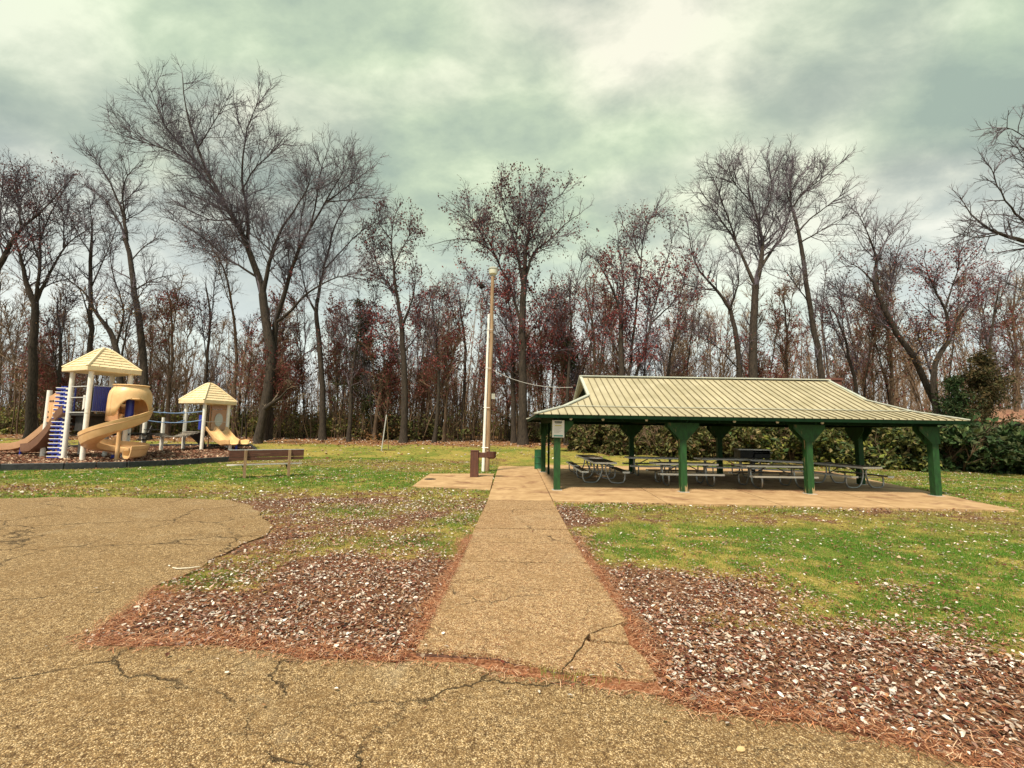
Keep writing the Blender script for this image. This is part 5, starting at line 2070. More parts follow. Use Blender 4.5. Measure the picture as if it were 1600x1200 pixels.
make_hero('red_leaved_oak', 'oak holding dark red leaves with a narrow upright crown, left of the light pole', 37.0, [
    [(630, 690), (633, 640), (632, 587), (628, 512)],
    [(628, 512), (620, 460), (615, 415), (611, 374), (613, 345), (622, 326)],
    [(632, 587), (609, 531), (594, 505), (580, 480)],
    [(628, 512), (644, 470), (650, 440), (645, 410)],
    [(615, 415), (635, 375), (652, 352)],
    [(620, 460), (596, 430), (585, 400), (582, 370)],
    [(611, 374), (592, 350), (590, 335)],
    [(632, 550), (655, 520), (672, 495)],
], [(0.30, 0.2), (0.15, 0.03), (0.12, 0.03), (0.08, 0.03), (0.07, 0.03), (0.08, 0.03), (0.06, 0.03), (0.07, 0.03)], 0.9, 2.1,
    leaves=[(0.5, 300, 460, REDDK, 0.26), (0.75, 460, 570, RED, 0.28)])

make_hero('red_leaved_oak', 'broad oak with red lower leaves and spreading crown right behind the light pole', 36.8, [
    [(817, 693), (817, 640), (816, 587), (816, 494), (818, 452)],
    [(818, 452), (819, 419), (821, 392), (827, 362), (829, 325), (840, 290)],
    [(816, 512), (799, 452), (780, 411), (761, 381), (735, 372), (709, 372), (684, 380)],
    [(818, 452), (806, 377), (790, 340), (780, 305), (783, 282)],
    [(818, 452), (832, 392), (859, 376), (885, 347), (906, 334)],
    [(816, 550), (799, 524), (776, 490), (758, 470)],
    [(780, 411), (750, 350), (728, 335), (715, 325)],
    [(827, 362), (850, 330), (865, 310), (882, 302)],
    [(806, 377), (812, 330), (812, 290)],
    [(816, 540), (840, 500), (865, 480), (888, 470)],
    [(816, 590), (790, 575), (770, 560)],
    [(816, 580), (845, 560), (880, 545)],
    [(761, 381), (738, 345), (730, 318)],
    [(758, 470), (752, 450), (738, 432)],
], [(0.38, 0.26), (0.2, 0.03), (0.16, 0.03), (0.14, 0.03), (0.13, 0.03), (0.1, 0.03), (0.08, 0.03), (0.08, 0.03), (0.07, 0.03), (0.08, 0.03), (0.07, 0.03), (0.07, 0.03), (0.07, .03), (0.05, 0.02)], 0.9, 2.6,
    leaves=[(0.30, 260, 400, REDDK, 0.27), (0.5, 390, 520, RED, 0.27), (0.75, 510, 650, RED, 0.27)], nests=[(752, 446, 0.24)])

make_hero('red_leaved_oak', 'dark trunked young oak with red leaves close left of the broad oak', 38.0, [
    [(803, 690), (802, 640), (801, 580), (803, 520)],
    [(803, 520), (797, 480), (790, 450)],
    [(802, 600), (782, 570), (765, 560)],
    [(802, 590), (825, 560), (845, 555)],
], [(0.24, 0.12), (0.1, 0.03), (0.07, 0.03), (0.07, 0.03)], 1.0, 2.2, leaves=[(0.75, 450, 660, RED, 0.27)])

make_hero('multi_stem_tree', 'many stemmed tree with reddish crown rising over the left end of the shelter roof', 34.0, [
    [(975, 696), (973, 640), (971, 587), (971, 489)],
    [(971, 489), (957, 451), (940, 420), (932, 400)],
    [(973, 640), (982, 587), (995, 473), (1003, 410), (1003, 362), (1015, 335), (1027, 322)],
    [(973, 640), (1004, 556), (1017, 505), (1036, 426), (1048, 385), (1052, 362)],
    [(971, 489), (975, 440), (968, 400), (966, 370)],
    [(1003, 410), (985, 370), (972, 352)],
    [(1017, 505), (1045, 480), (1066, 455), (1072, 425)],
    [(982, 587), (960, 540), (940, 500), (920, 470)],
], [(0.28, 0.16), (0.1, 0.03), (0.18, 0.03), (0.15, 0.03), (0.08, 0.03), (0.07, 0.03), (0.08, 0.03), (0.08, 0.03)], 0.8, 2.4,
    leaves=[(0.3, 310, 420, REDDK, 0.24), (0.5, 400, 560, RED, 0.25), (0.6, 540, 640, RED, 0.25)])

make_hero('tall_bare_tree', 'tall bare tree with a rounded open crown above the middle of the shelter roof', 35.0, [
    [(1176, 700), (1177, 640), (1177, 590), (1177, 521), (1179, 473), (1180, 445)],
    [(1180, 445), (1191, 410), (1191, 378), (1187, 347), (1173, 315), (1168, 280), (1169, 260)],
    [(1180, 445), (1163, 410), (1150, 375), (1134, 356), (1112, 322), (1095, 298)],
    [(1191, 415), (1204, 391), (1223, 372), (1232, 340), (1238, 300), (1225, 262)],
    [(1150, 375), (1130, 320), (1118, 285), (1112, 275)],
    [(1187, 347), (1205, 310), (1205, 275), (1200, 250)],
    [(1191, 378), (1212, 340), (1215, 300)],
    [(1173, 315), (1150, 290), (1140, 268)],
], [(0.36, 0.24), (0.16, 0.03), (0.16, 0.03), (0.14, 0.03), (0.09, 0.03), (0.08, 0.03), (0.07, 0.03), (0.07, 0.03)], 1.0, 2.9)

make_hero('bare_tree', 'bare leaning tree forking left, just left of the rounded bare tree over the roof', 36.0, [
    [(1160, 700), (1158, 640), (1157, 590), (1150, 521), (1141, 483)],
    [(1141, 483), (1122, 454), (1103, 436), (1088, 418), (1080, 390), (1075, 355)],
    [(1141, 483), (1155, 440), (1150, 400)],
    [(1122, 454), (1095, 452), (1075, 446)],
    [(1157, 580), (1125, 545), (1095, 525)],
], [(0.26, 0.15), (0.12, 0.03), (0.08, 0.03), (0.07, 0.03), (0.08, 0.03)], 0.9, 2.4, leaves=[(0.35, 520, 620, RED, 0.2)])

make_hero('tall_bare_tree', 'tall leaning bare tree with wind-swept limbs reaching right over the roof end', 34.5, [
    [(1293, 700), (1289, 640), (1285, 587), (1264, 473), (1252, 378), (1242, 340)],
    [(1242, 340), (1234, 315), (1235, 285), (1239, 250)],
    [(1238, 325), (1255, 300), (1274, 287), (1299, 266), (1318, 252)],
    [(1248, 362), (1265, 342), (1285, 328), (1305, 312), (1320, 302)],
    [(1252, 378), (1280, 362), (1300, 350), (1315, 342)],
    [(1235, 300), (1250, 275), (1262, 258)],
    [(1264, 473), (1240, 440), (1225, 420)],
], [(0.26, 0.12), (0.09, 0.03), (0.08, 0.03), (0.08, 0.03), (0.07, 0.03), (0.06, 0.03), (0.06, 0.03)], 0.9, 2.3)

make_hero('bare_tree', 'bare tree with a diagonal trunk leaning left and a nest, right of the shelter', 33.0, [
    [(1470, 700), (1466, 640), (1436, 575), (1406, 528), (1381, 486), (1367, 443)],
    [(1367, 443), (1370, 401), (1351, 354), (1340, 332)],
    [(1367, 443), (1345, 420), (1328, 410)],
    [(1381, 486), (1395, 440), (1400, 400), (1408, 375)],
    [(1406, 528), (1385, 500), (1350, 480), (1330, 455)],
    [(1370, 401), (1385, 375), (1395, 362)],
], [(0.26, 0.14), (0.1, 0.03), (0.07, 0.03), (0.07, 0.03), (0.07, 0.03), (0.06, 0.03)], 1.0, 2.3, leaves=[(0.4, 380, 520, REDDK, 0.2)], nests=[(1371, 403, 0.24)])

make_hero('red_leaved_tree', 'russet leaved tree with a crooked trunk above the hedge, right of the diagonal trunk', 32.0, [
    [(1464, 700), (1464, 645), (1457, 590), (1462, 560), (1483, 532)],
    [(1483, 532), (1478, 481), (1461, 456), (1450, 430), (1446, 410)],
    [(1483, 532), (1500, 490), (1525, 460), (1545, 430)],
    [(1478, 481), (1490, 440), (1500, 415), (1498, 398)],
    [(1457, 590), (1440, 540), (1425, 500)],
], [(0.24, 0.15), (0.11, 0.03), (0.1, 0.03), (0.08, 0.03), (0.07, 0.03)], 1.0, 2.3, leaves=[(0.45, 380, 520, RED, 0.2), (0.6, 500, 640, BRN, 0.22)])

make_hero('bare_tree', 'bare tree at the right edge reaching curling limbs into the sky', 24.0, [
    [(1700, 720), (1695, 600), (1680, 480), (1665, 400)],
    [(1665, 400), (1630, 385), (1597, 375), (1560, 366), (1538, 356), (1512, 330), (1502, 308)],
    [(1665, 400), (1625, 360), (1597, 345), (1575, 318), (1556, 292), (1548, 262)],
    [(1675, 440), (1640, 330), (1620, 280), (1600, 245), (1590, 230)],
    [(1640, 330), (1622, 240), (1597, 208), (1572, 197), (1556, 203)],
    [(1560, 366), (1530, 372), (1505, 368), (1492, 362)],
    [(1680, 480), (1640, 460), (1600, 455), (1570, 440)],
    [(1665, 400), (1690, 300), (1710, 200), (1720, 120)],
], [(0.30, 0.2), (0.09, 0.02), (0.09, 0.02), (0.11, 0.02), (0.06, 0.02), (0.05, 0.02), (0.06, 0.02), (0.12, 0.02)], 1.3, 1.4, tw=0.014, up=0.05)

make_hero('bare_tree', 'bare three-limbed tree near the left edge, its fork below the skyline', 35.5, [
    [(48, 694), (50, 620), (53, 540), (55, 474)],
    [(55, 474), (43, 455), (37, 421), (27, 381), (10, 349), (2, 325)],
    [(55, 474), (63, 413), (63, 373), (62, 335), (48, 295)],
    [(55, 474), (77, 427), (99, 387), (120, 368), (144, 355)],
    [(63, 413), (50, 375), (38, 345), (30, 310)],
    [(99, 387), (100, 350), (95, 320)],
    [(63, 373), (78, 335), (95, 305), (103, 290)],
], [(0.36, 0.24), (0.13, 0.03), (0.15, 0.03), (0.13, 0.03), (0.08, 0.03), (0.07, 0.03), (0.08, .03)], 0.95, 2.6, leaves=[(0.18, 250, 360, REDDK, 0.2), (0.5, 440, 520, BRN, 0.2)])

make_hero('bare_tree', 'dark bare tree cut off by the left edge, its limbs reaching right', 33.0, [
    [(-18, 700), (-16, 600), (-12, 500), (-8, 430)],
    [(-8, 430), (16, 381), (32, 357), (64, 333), (88, 305), (101, 290)],
    [(-8, 430), (-5, 370), (2, 320), (5, 280)],
    [(32, 357), (30, 320), (22, 285), (30, 268)],
], [(0.4, 0.24), (0.14, 0.03), (0.14, 0.03), (0.08, 0.03)], 1.0, 2.4, leaves=[(0.3, 260, 400, REDDK, 0.2), (0.6, 380, 470, RED, 0.22)])

make_hero('bare_tree', 'tall dark bare tree with a broken knot, between the left edge and the tallest tree', 36.0, [
    [(228, 694), (227, 620), (222, 540), (211, 453), (204, 408), (197, 373)],
    [(197, 373), (196, 344), (187, 320), (173, 286), (158, 262), (144, 243)],
    [(196, 344), (190, 300), (198, 275), (210, 262)],
    [(197, 373), (190, 350), (175, 330), (165, 310), (125, 285)],
    [(211, 453), (232, 440), (250, 433), (268, 430)],
    [(187, 320), (205, 305), (218, 290)],
    [(204, 408), (225, 385), (245, 372)],
], [(0.32, 0.15), (0.11, 0.03), (0.08, 0.03), (0.07, 0.03), (0.08, 0.03), (0.06, 0.03), (0.07, 0.03)], 0.95, 2.2, leaves=[(0.5, 470, 560, RED, 0.2)], nests=[(196, 374, 0.2)])

make_hero('bare_tree', 'straight bare tree with a narrow crown, left of the knotted tree', 37.5, [
    [(141, 692), (141, 600), (141, 520), (141, 453), (143, 387)],
    [(143, 387), (144, 350), (140, 318)],
    [(141, 453), (160, 410), (175, 375), (183, 352)],
    [(141, 500), (125, 450), (112, 440), (98, 430)],
    [(143, 400), (125, 370), (112, 345), (105, 325)],
], [(0.24, 0.12), (0.09, 0.03), (0.08, 0.03), (0.08, 0.03), (0.06, 0.03)], 0.95, 2.2)

make_hero('bare_tree', 'crooked bare tree with arching limbs just left of the knotted tree', 35.0, [
    [(192, 694), (190, 620), (182, 540), (170, 515)],
    [(170, 515), (149, 488), (131, 453), (109, 440), (96, 428)],
    [(182, 540), (195, 490), (184, 450), (175, 425), (172, 390)],
    [(190, 560), (200, 500), (218, 460), (236, 440)],
], [(0.26, 0.18), (0.13, 0.03), (0.11, 0.03), (0.09, 0.03)], 0.9, 2.1, leaves=[(0.35, 470, 600, BRN, 0.2)])

make_hero('leaning_snag', 'broken dark leaning trunk with a pale bare limb at the wood edge', 34.5, [
    [(403, 692), (408, 665), (414, 640)],
    [(414, 640), (425, 630), (440, 620), (455, 600)],
    [(430, 628), (450, 625), (466, 624)],
], [(0.32, 0.26), (0.12, 0.03), (0.06, 0.02)], 0.5, 0.9, twig='bark_pale')

for i, (pl, lab) in enumerate([
    ([(678, 690), (684, 640), (686, 580), (682, 530), (676, 480)], 'slim brown trunk midway between the red oak and the light pole'),
    ([(694, 690), (697, 640), (700, 590), (698, 560)], 'slim dark trunk close right of the slim brown trunk'),
    ([(722, 690), (724, 640), (726, 600), (728, 540), (722, 500), (718, 470)], 'thin straight trunk just left of the light pole'),
    ([(655, 695), (660, 640), (664, 600), (668, 540)], 'thin leaning sapling left of the slim brown trunk'),
    ([(885, 690), (884, 640), (890, 560), (893, 500), (890, 440)], 'slim tree rising behind the left gable of the shelter'),
    ([(920, 692), (925, 640), (930, 560), (925, 500), (915, 450)], 'slim tree with thin upright branches behind the left roof slope'),
    ([(1035, 692), (1040, 630), (1045, 560), (1060, 500)], 'slim leaning tree between the many stemmed tree and the forked tree'),
    ([(1225, 692), (1228, 640), (1228, 590), (1230, 520), (1225, 470)], 'slim dark tree above the middle right of the roof'),
    ([(1345, 692), (1342, 640), (1335, 590), (1318, 520), (1300, 480)], 'slim tree leaning left right of the brick chimney'),
    ([(1395, 692), (1392, 640), (1395, 590), (1388, 520), (1375, 470)], 'slim tree behind the right roof slope'),
    ([(1540, 690), (1542, 620), (1545, 560), (1552, 500), (1560, 450)], 'slim tree rising above the hedge near the house'),
    ([(1585, 690), (1588, 620), (1590, 560), (1580, 500), (1590, 440)], 'slim tree above the house roof at the right edge'),
    ([(88, 692), (92, 600), (95, 540), (90, 480)], 'slim tree behind the low left play deck'),
    ([(262, 692), (262, 640), (268, 580), (270, 520), (266, 470)], 'slim tree between the two play towers'),
    ([(318, 692), (320, 640), (322, 560), (330, 500), (322, 450)], 'slim tree behind the small play tower'),
    ([(365, 692), (366, 640), (370, 560), (368, 500), (355, 430), (340, 400)], 'slim tall tree left of the tallest tree'),
    ([(545, 692), (548, 640), (550, 580), (560, 520), (570, 490)], 'slim tree with reddish twigs right of the forked bare tree'),
    ([(585, 692), (588, 640), (600, 590), (600, 540)], 'slim dark leaning tree left of the red oak'),
]):
    make_hero('slim_tree', lab, 37 + (i % 4) * 1.3, [pl, [pl[-2], (pl[-1][0] + 14, pl[-1][1] - 14), (pl[-1][0] + 20, pl[-1][1] - 35)], [pl[-3], (pl[-2][0] - 16, pl[-2][1] - 16), (pl[-2][0] - 24, pl[-2][1] - 45)]],
              [(0.17, 0.06), (0.06, 0.025), (0.06, 0.025)], 1.0, 2.0, twig=('twig_brown' if i % 2 else 'twig'), bark=('bark_brown' if i % 2 else 'bark'),
              leaves=[((0.45 if i % 3 else 0.2), 470, 640, RED if i % 2 else REDDK, 0.22)])


# ------------------------------------------------------------------ woodland : shared variants
def gen_tree(h, r, nb, blen, up=0.2, leaves=None, tmin=0.3, wig=0.05, kids=5):
    st = np.array([[0, 0, -0.2]])
    T, TR = grow(st, np.array([[rng.normal(0, 0.06), rng.normal(0, 0.06), 1.0]]), np.array([h]), np.array([r]), np.array([r * 0.2]), 9, wig, 0.03)
    a1 = Acc()
    a1.add(*tubes(T, TR, 6))
    p, d_, Lb, rb_ = spawn(T, TR, np.array([nb]), tmin, 1.0, 25, 60, lambda i, t: blen * (1.25 - 0.9 * t) * rng.uniform(0.5, 1.2, len(t)), 0.45, up)
    B1, R1 = grow(p, d_, Lb, np.clip(rb_, 0.03, 0.07), np.full(len(p), 0.02), 4, 0.14, up * 0.5)
    c = Acc()
    c.add(*tubes(B1, R1, 3))
    p, d_, L2, r2 = spawn(B1, R1, np.full(len(p), kids), 0.15, 1.0, 22, 55, lambda i, t: Lb[i] * 0.45 * rng.uniform(0.5, 1.2, len(t)) + 0.2, 0.7, up * 0.5, 0.018)
    B2, R2 = grow(p, d_, L2, np.minimum(r2, 0.03), np.full(len(p), 0.012), 2, 0.15, up * 0.4)
    c.add(*tubes(B2, R2, 3))
    p, d_, L3, r3 = spawn(B2, R2, np.full(len(p), 4), 0.1, 1.0, 22, 55, lambda i, t: L2[i] * 0.6 * rng.uniform(0.5, 1.2, len(t)) + 0.15, 0.8, up * 0.3, 0.014)
    c.add(*cones(p, d_, L3, np.minimum(r3, 0.018)))
    lv = None
    if leaves:
        prob, pal, size = leaves
        q = np.concatenate([p, p + d_ * L3[:, None]])
        k = rng.random(len(q)) < prob * np.clip(vnoise(q[:, [0, 2]] + q[:, [1, 1]], 0.7, 71) * 2.2 - 0.4, 0, 1)
        q = q[k]
        q = np.repeat(q, 2, axis=0) + rng.normal(0, 0.12, (2 * len(q), 3))
        lv = leaf_quads(q, rng.uniform(0.6, 1.3, len(q)) * size * 0.72, pick_cols(len(q), pal), 0.4)
    return a1, c, lv


variants = []
specs = [
    (15, 0.20, 22, 3.6, None, 'bark', 'twig', 'bare'), (17, 0.22, 24, 3.8, None, 'bark', 'twig', 'bare'), (13, 0.15, 22, 3.0, None, 'bark_brown', 'twig_brown', 'brown'),
    (16, 0.17, 24, 3.2, None, 'bark_brown', 'twig_brown', 'brown'), (12, 0.12, 20, 2.8, None, 'bark_brown', 'twig_brown', 'brown'), (14, 0.16, 24, 3.2, (0.30, RED, 0.26), 'bark', 'twig_brown', 'red'),
    (11, 0.12, 24, 3.0, (0.45, RED, 0.28), 'bark', 'twig_brown', 'red'), (8, 0.09, 22, 2.6, (0.6, RED, 0.26), 'bark_brown', 'twig_brown', 'red'), (9, 0.10, 22, 2.6, (0.4, BRN, 0.26), 'bark_pale', 'twig_brown', 'tan'),
    (7, 0.07, 18, 2.0, None, 'bark_pale', 'twig_brown', 'pale'), (10, 0.08, 16, 2.0, None, 'bark_brown', 'twig_brown', 'pale'),
]
labels = {
    'bare': 'bare grey-black tree standing in the depth of the wood', 'brown': 'bare brown-twigged tree standing in the depth of the wood',
    'red': 'woodland tree still holding dull red leaves', 'tan': 'woodland tree still holding dry tan-brown leaves', 'pale': 'thin pale sapling at the edge of the wood'}
names = {'bare': 'woodland_tree', 'brown': 'woodland_tree', 'red': 'red_leaved_tree', 'tan': 'tan_leaved_tree', 'pale': 'sapling'}
for (h, r, nb, bl_, lvs, bk, tg, kind) in specs:
    r *= 0.6
    nb = int(nb * 1.35)
    a1, c, lv = gen_tree(h, r, nb, bl_, leaves=lvs, tmin=0.25 if h > 9 else 0.12)
    m1 = a1.mesh('trunk', M[bk], True)
    m2 = c.mesh('crown', M[tg], False)
    m3 = np_mesh('leaves', lv[0], [lv[1]], M['foliage'], False, tint=lv[2]) if lv else None
    variants.append((h, m1, m2, m3, kind))


def region(px):
    L_ = [(-1e9, 'beyond the left edge'), (0, 'by the left edge'), (60, 'behind the low play deck'), (115, 'behind the tall play tower'), (190, 'behind the spiral slide'), (235, 'behind the rope bridge'), (285, 'behind the small play tower'),
          (350, 'behind the double slide'), (395, 'behind the tallest tree'), (450, 'right of the tallest tree'), (500, 'behind the slender forked tree'), (545, 'left of the red oak'), (600, 'behind the red oak'), (650, 'right of the red oak'), (700, 'left of the light pole'),
          (745, 'behind the light pole'), (790, 'behind the broad oak'), (840, 'above the left eave of the shelter'), (900, 'above the left gable'), (960, 'behind the many stemmed tree'), (1030, 'above the left middle of the ridge'), (1100, 'behind the forked bare tree'), (1150, 'behind the rounded bare tree'),
          (1210, 'above the right part of the ridge'), (1270, 'behind the brick chimney'), (1330, 'above the right hip of the roof'), (1400, 'behind the diagonal trunk'), (1460, 'above the right eave corner'), (1530, 'left of the house roof'), (1580, 'by the right edge')]
    out = L_[0][1]
    for a, b in L_:
        if px >= a:
            out = b
    return out


def column(x, y, z=1.0):
    v = CM.inverted() @ Vector((x, y, z))
    return 800 + FPX * v.x / -v.z


short = {'bare': 'bare grey', 'brown': 'bare brown', 'red': 'red leaved', 'tan': 'dry tan leaved', 'pale': 'thin pale young'}


def put_variant(vi, x, y, s, rz, label=None):
    h, m1, m2, m3, kind = variants[vi]
    dep = 'at the wood edge' if y < 43 else ('inside the wood' if y < 55 else 'deep in the wood')
    g = f"{short[kind]} tree {dep}, {region(column(x, y))}"
    r_ = thing(names[kind], g, 'tree', (x, y, float(rise(y)) - 0.05), rz, group=g.replace(' tree ', ' trees '))
    r_.scale = (s, s, s)
    r_.rotation_euler = (rng.normal(0, 0.03), rng.normal(0, 0.03), rz)
    link('trunk', m1, r_)
    link('crown', m2, r_)
    if m3:
        setp(link('leaves', m3, r_), kind='stuff')
    return r_


# height profile of the wood skyline, by photo column -> row of treetops
def skyline(px):
    return float(np.interp(px, [-200, 0, 100, 230, 300, 420, 520, 600, 660, 720, 800, 880, 960, 1050, 1120, 1230, 1330, 1420, 1500, 1600, 1800], [400, 420, 430, 455, 470, 470, 465, 455, 440, 445, 440, 425, 440, 440, 450, 440, 400, 420, 410, 420, 400]))


for k in range(165):
    px = rng.uniform(-170, 1760)
    Y = 38.5 + 34 * rng.random() ** 1.3
    p = xg(px, Y)
    if px > 1520 and Y < 45:
        Y += 8
        p = xg(px, Y)
    top = skyline(px) + abs(rng.normal(0, 45)) - 8
    ht = atY(px, top, Y).z - p.z
    red_zone = (360 < px < 900) or (1200 < px < 1600)
    u = rng.random()
    if red_zone:
        vi = rng.choice([0, 1, 2, 3, 4, 5, 6, 7, 5, 6, 8, 10])
    else:
        vi = rng.choice([0, 1, 2, 3, 4, 2, 3, 5, 8, 9, 10])
    vi = int(vi)
    if vi == 8 and rng.random() < 0.6:
        vi = 6
    if vi in (7, 8, 9):
        ht = min(ht, rng.uniform(5, 9))
    s = max(0.35, ht / variants[vi][0])
    s = min(s, 1.5)
    put_variant(vi, p.x, p.y, s, rng.uniform(0, 6.28))
# red understory in front
for k in range(34):
    px = float(rng.choice([rng.uniform(380, 450), rng.uniform(540, 650), rng.uniform(700, 930), rng.uniform(760, 900), rng.uniform(1200, 1340), rng.uniform(60, 110)]))
    Y = rng.uniform(37.5, 42)
    p = xg(px, Y)
    put_variant(int(rng.choice([6, 7, 7])), p.x, p.y, rng.uniform(0.6, 1.0), rng.uniform(0, 6.28))


# far wood : one mass
def far_wood():
    acc = Acc()
    n = 190
    px = rng.uniform(-300, 1900, n)
    Y = rng.uniform(74, 120, n)
    X = (px - 800) * Y / FPX
    st = np.stack([X, Y, rise(Y) - 0.2], 1)
    hgt = rng.uniform(13, 24, n)
    T, TR = grow(st, np.tile([[0, 0, 1.0]], (n, 1)) + rng.normal(0, 0.06, (n, 3)), hgt, rng.uniform(0.14, 0.3, n), np.full(n, 0.04), 5, 0.05, 0.05)
    acc.add(*tubes(T, TR, 4))
    p, d_, Lb, rb_ = spawn(T, TR, np.full(n, 16), 0.2, 1.0, 25, 60, lambda i, t: 4.2 * (1.2 - 0.8 * t) * rng.uniform(0.5, 1.2, len(t)), 0.4, 0.2)
    B1, R1 = grow(p, d_, Lb, np.clip(rb_, 0.035, 0.08), np.full(len(p), 0.02), 2, 0.14, 0.1)
    acc.add(*tubes(B1, R1, 3))
    p, d_, L2, r2 = spawn(B1, R1, np.full(len(p), 7), 0.1, 1.0, 20, 55, lambda i, t: Lb[i] * 0.5 * rng.uniform(0.5, 1.2, len(t)), 0.7, 0.1, 0.025)
    acc.add(*cones(p, d_, L2, np.minimum(r2, 0.035)))
    me_ = acc.mesh('far_wood', M['twig_brown'], False)
    setp(link('far_wood', me_), 'far bare wood reading as one brown mass', 'wood', kind='stuff')


far_wood()


# ------------------------------------------------------------------ shrubs and hedge
def shrub_mesh(n, pal, size, hgt, flat=1.0, seed=0, lo=0.0):
    """leaf clumps spread through an uneven volume"""
    nc = 26
    cen = rng.normal(0, 0.42, (nc, 3)) * np.array([1, 1, 0.7])
    cen[:, 2] = rng.uniform(lo, 0.85, nc)
    cr = rng.uniform(0.14, 0.34, nc)
    k = rng.integers(0, nc, n)
    u = unit(rng.normal(0, 1, (n, 3))) * (rng.random((n, 1)) ** 0.4)
    P = cen[k] + u * cr[k][:, None]
    P[:, 2] = np.abs(P[:, 2])
    P = P * np.array([hgt * flat, hgt * flat, hgt])
    cols = pick_cols(n, pal, 0.3) * (0.75 + 0.5 * rng.random(nc)[k])[:, None]
    return leaf_quads(P, rng.uniform(0.6, 1.4, n) * size, cols, 0.1, 0.55)


def stems_mesh(hgt, n=22, mat='twig_brown', flat=0.8):
    a = Acc()
    st = np.zeros((n, 3))
    st[:, :2] = rng.normal(0, 0.12, (n, 2))
    st[:, 2] = -0.1
    d_ = unit(np.stack([rng.normal(0, 0.5 * flat, n), rng.normal(0, 0.5 * flat, n), np.ones(n)], 1))
    T, TR = grow(st, d_, rng.uniform(0.7, 1.15, n) * hgt, np.full(n, 0.022), np.full(n, 0.007), 4, 0.12, 0.02)
    a.add(*tubes(T, TR, 3))
    p, dd_, L2, r2 = spawn(T, TR, np.full(n, 8), 0.2, 1, 25, 65, lambda i, t: hgt * 0.35 * rng.uniform(0.4, 1.1, len(t)), 0.7, 0.1, 0.008)
    a.add(*cones(p, dd_, L2, r2))
    return a.mesh('stems', M[mat], False)


sh_olive = []
for pal, n in ((OLV, 1500), (TANG, 1300), (OLV, 900), (TANG, 600), (BRN, 700)):
    V_, F_, T_ = shrub_mesh(n, pal, 0.17, 1.5, 1.1)
    sh_olive.append((np_mesh('leaves', V_, [F_], M['foliage'], False, tint=T_), stems_mesh(1.6)))
for k in range(100):
    px = rng.uniform(-150, 960) if k < 80 else rng.uniform(960, 1700)
    Y = rng.uniform(40, 56)
    p = xg(px, Y)
    vi = int(rng.choice([0, 1, 2, 3, 1, 2, 4]))
    s = rng.uniform(0.7, 1.7)
    cl = 'olive-green' if vi in (0, 2) else ('brown' if vi == 4 else 'tan')
    dep = 'at the front of' if Y < 43 else ('inside' if Y < 49 else 'deep in')
    lb = f"low {cl} bush {dep} the wood, {region(px)}"
    r_ = thing('undergrowth_bush', lb, 'bush', p, rng.uniform(0, 6.28), group=lb.replace('bush', 'bushes'))
    r_.scale = (s * 1.3, s * 1.3, s)
    setp(link('leaves', sh_olive[vi][0], r_), kind='stuff')
    link('stems', sh_olive[vi][1], r_)

def brush():
    n = 5200
    px = rng.uniform(-220, 1800, n)
    Y = rng.uniform(38.5, 66, n)
    X = (px - 800) * Y / FPX
    st = np.stack([X, Y, rise(Y) - 0.1], 1)
    hg = rng.uniform(2.0, 8.5, n) * (0.75 + 0.5 * vnoise(np.stack([X, Y], 1), 0.2, 5))
    d_ = np.tile([[0, 0, 1.0]], (n, 1)) + rng.normal(0, 0.13, (n, 3))
    T, TR = grow(st, d_, hg, rng.uniform(0.018, 0.05, n), np.full(n, 0.01), 4, 0.07, 0.02)
    a = Acc()
    a.add(*tubes(T, TR, 3))
    p, dd_, L2, r2 = spawn(T, TR, np.full(n, 8), 0.2, 1, 22, 60, lambda i, t: hg[i] * 0.28 * rng.uniform(0.4, 1.1, len(t)), 0.7, 0.15, 0.012)
    a.add(*cones(p, dd_, L2, np.minimum(r2, 0.02)))
    setp(link('brush', a.mesh('brush', M['twig_brown'], False)), 'tangle of thin upright brown stems filling the wood floor', 'brush', kind='stuff')
    k = rng.random(len(p)) < 0.8
    q = (p + dd_ * L2[:, None] * rng.random((len(p), 1)))[k]
    q = np.repeat(q, 2, axis=0) + rng.normal(0, 0.18, (2 * len(q), 3))
    zr = q[:, 2] - rise(q[:, 1])
    pxq = 800 + FPX * q[:, 0] / q[:, 1]
    red = vnoise(q[:, :2], 0.25, 33)
    low = np.clip(1 - zr / 4.2, 0, 1)
    keep = rng.random(len(q)) < np.clip(low * 1.2 + 0.28 * (red > 0.5), 0, 1)
    q, low, red = q[keep], low[keep], red[keep]
    c1 = pick_cols(len(q), OLV + [(0.20, 0.22, 0.06), (0.16, 0.20, 0.05)], 0.3)
    c2 = pick_cols(len(q), RED, 0.3)
    c3 = pick_cols(len(q), BRN, 0.3)
    u = rng.random((len(q), 1))
    rr = ((low < 0.30) & (red > 0.42))[:, None]
    cols = np.where(rr, c2, np.where(u < 0.7, c1, c3))
    V_, F_, T_ = leaf_quads(q, rng.uniform(0.6, 1.4, len(q)) * 0.19, cols, 0.2)
    setp(link('brush_leaves', np_mesh('brush_leaves', V_, [F_], M['foliage'], False, tint=T_)), 'olive and reddish leaves clinging to the brush of the wood', 'brush', kind='stuff')


brush()

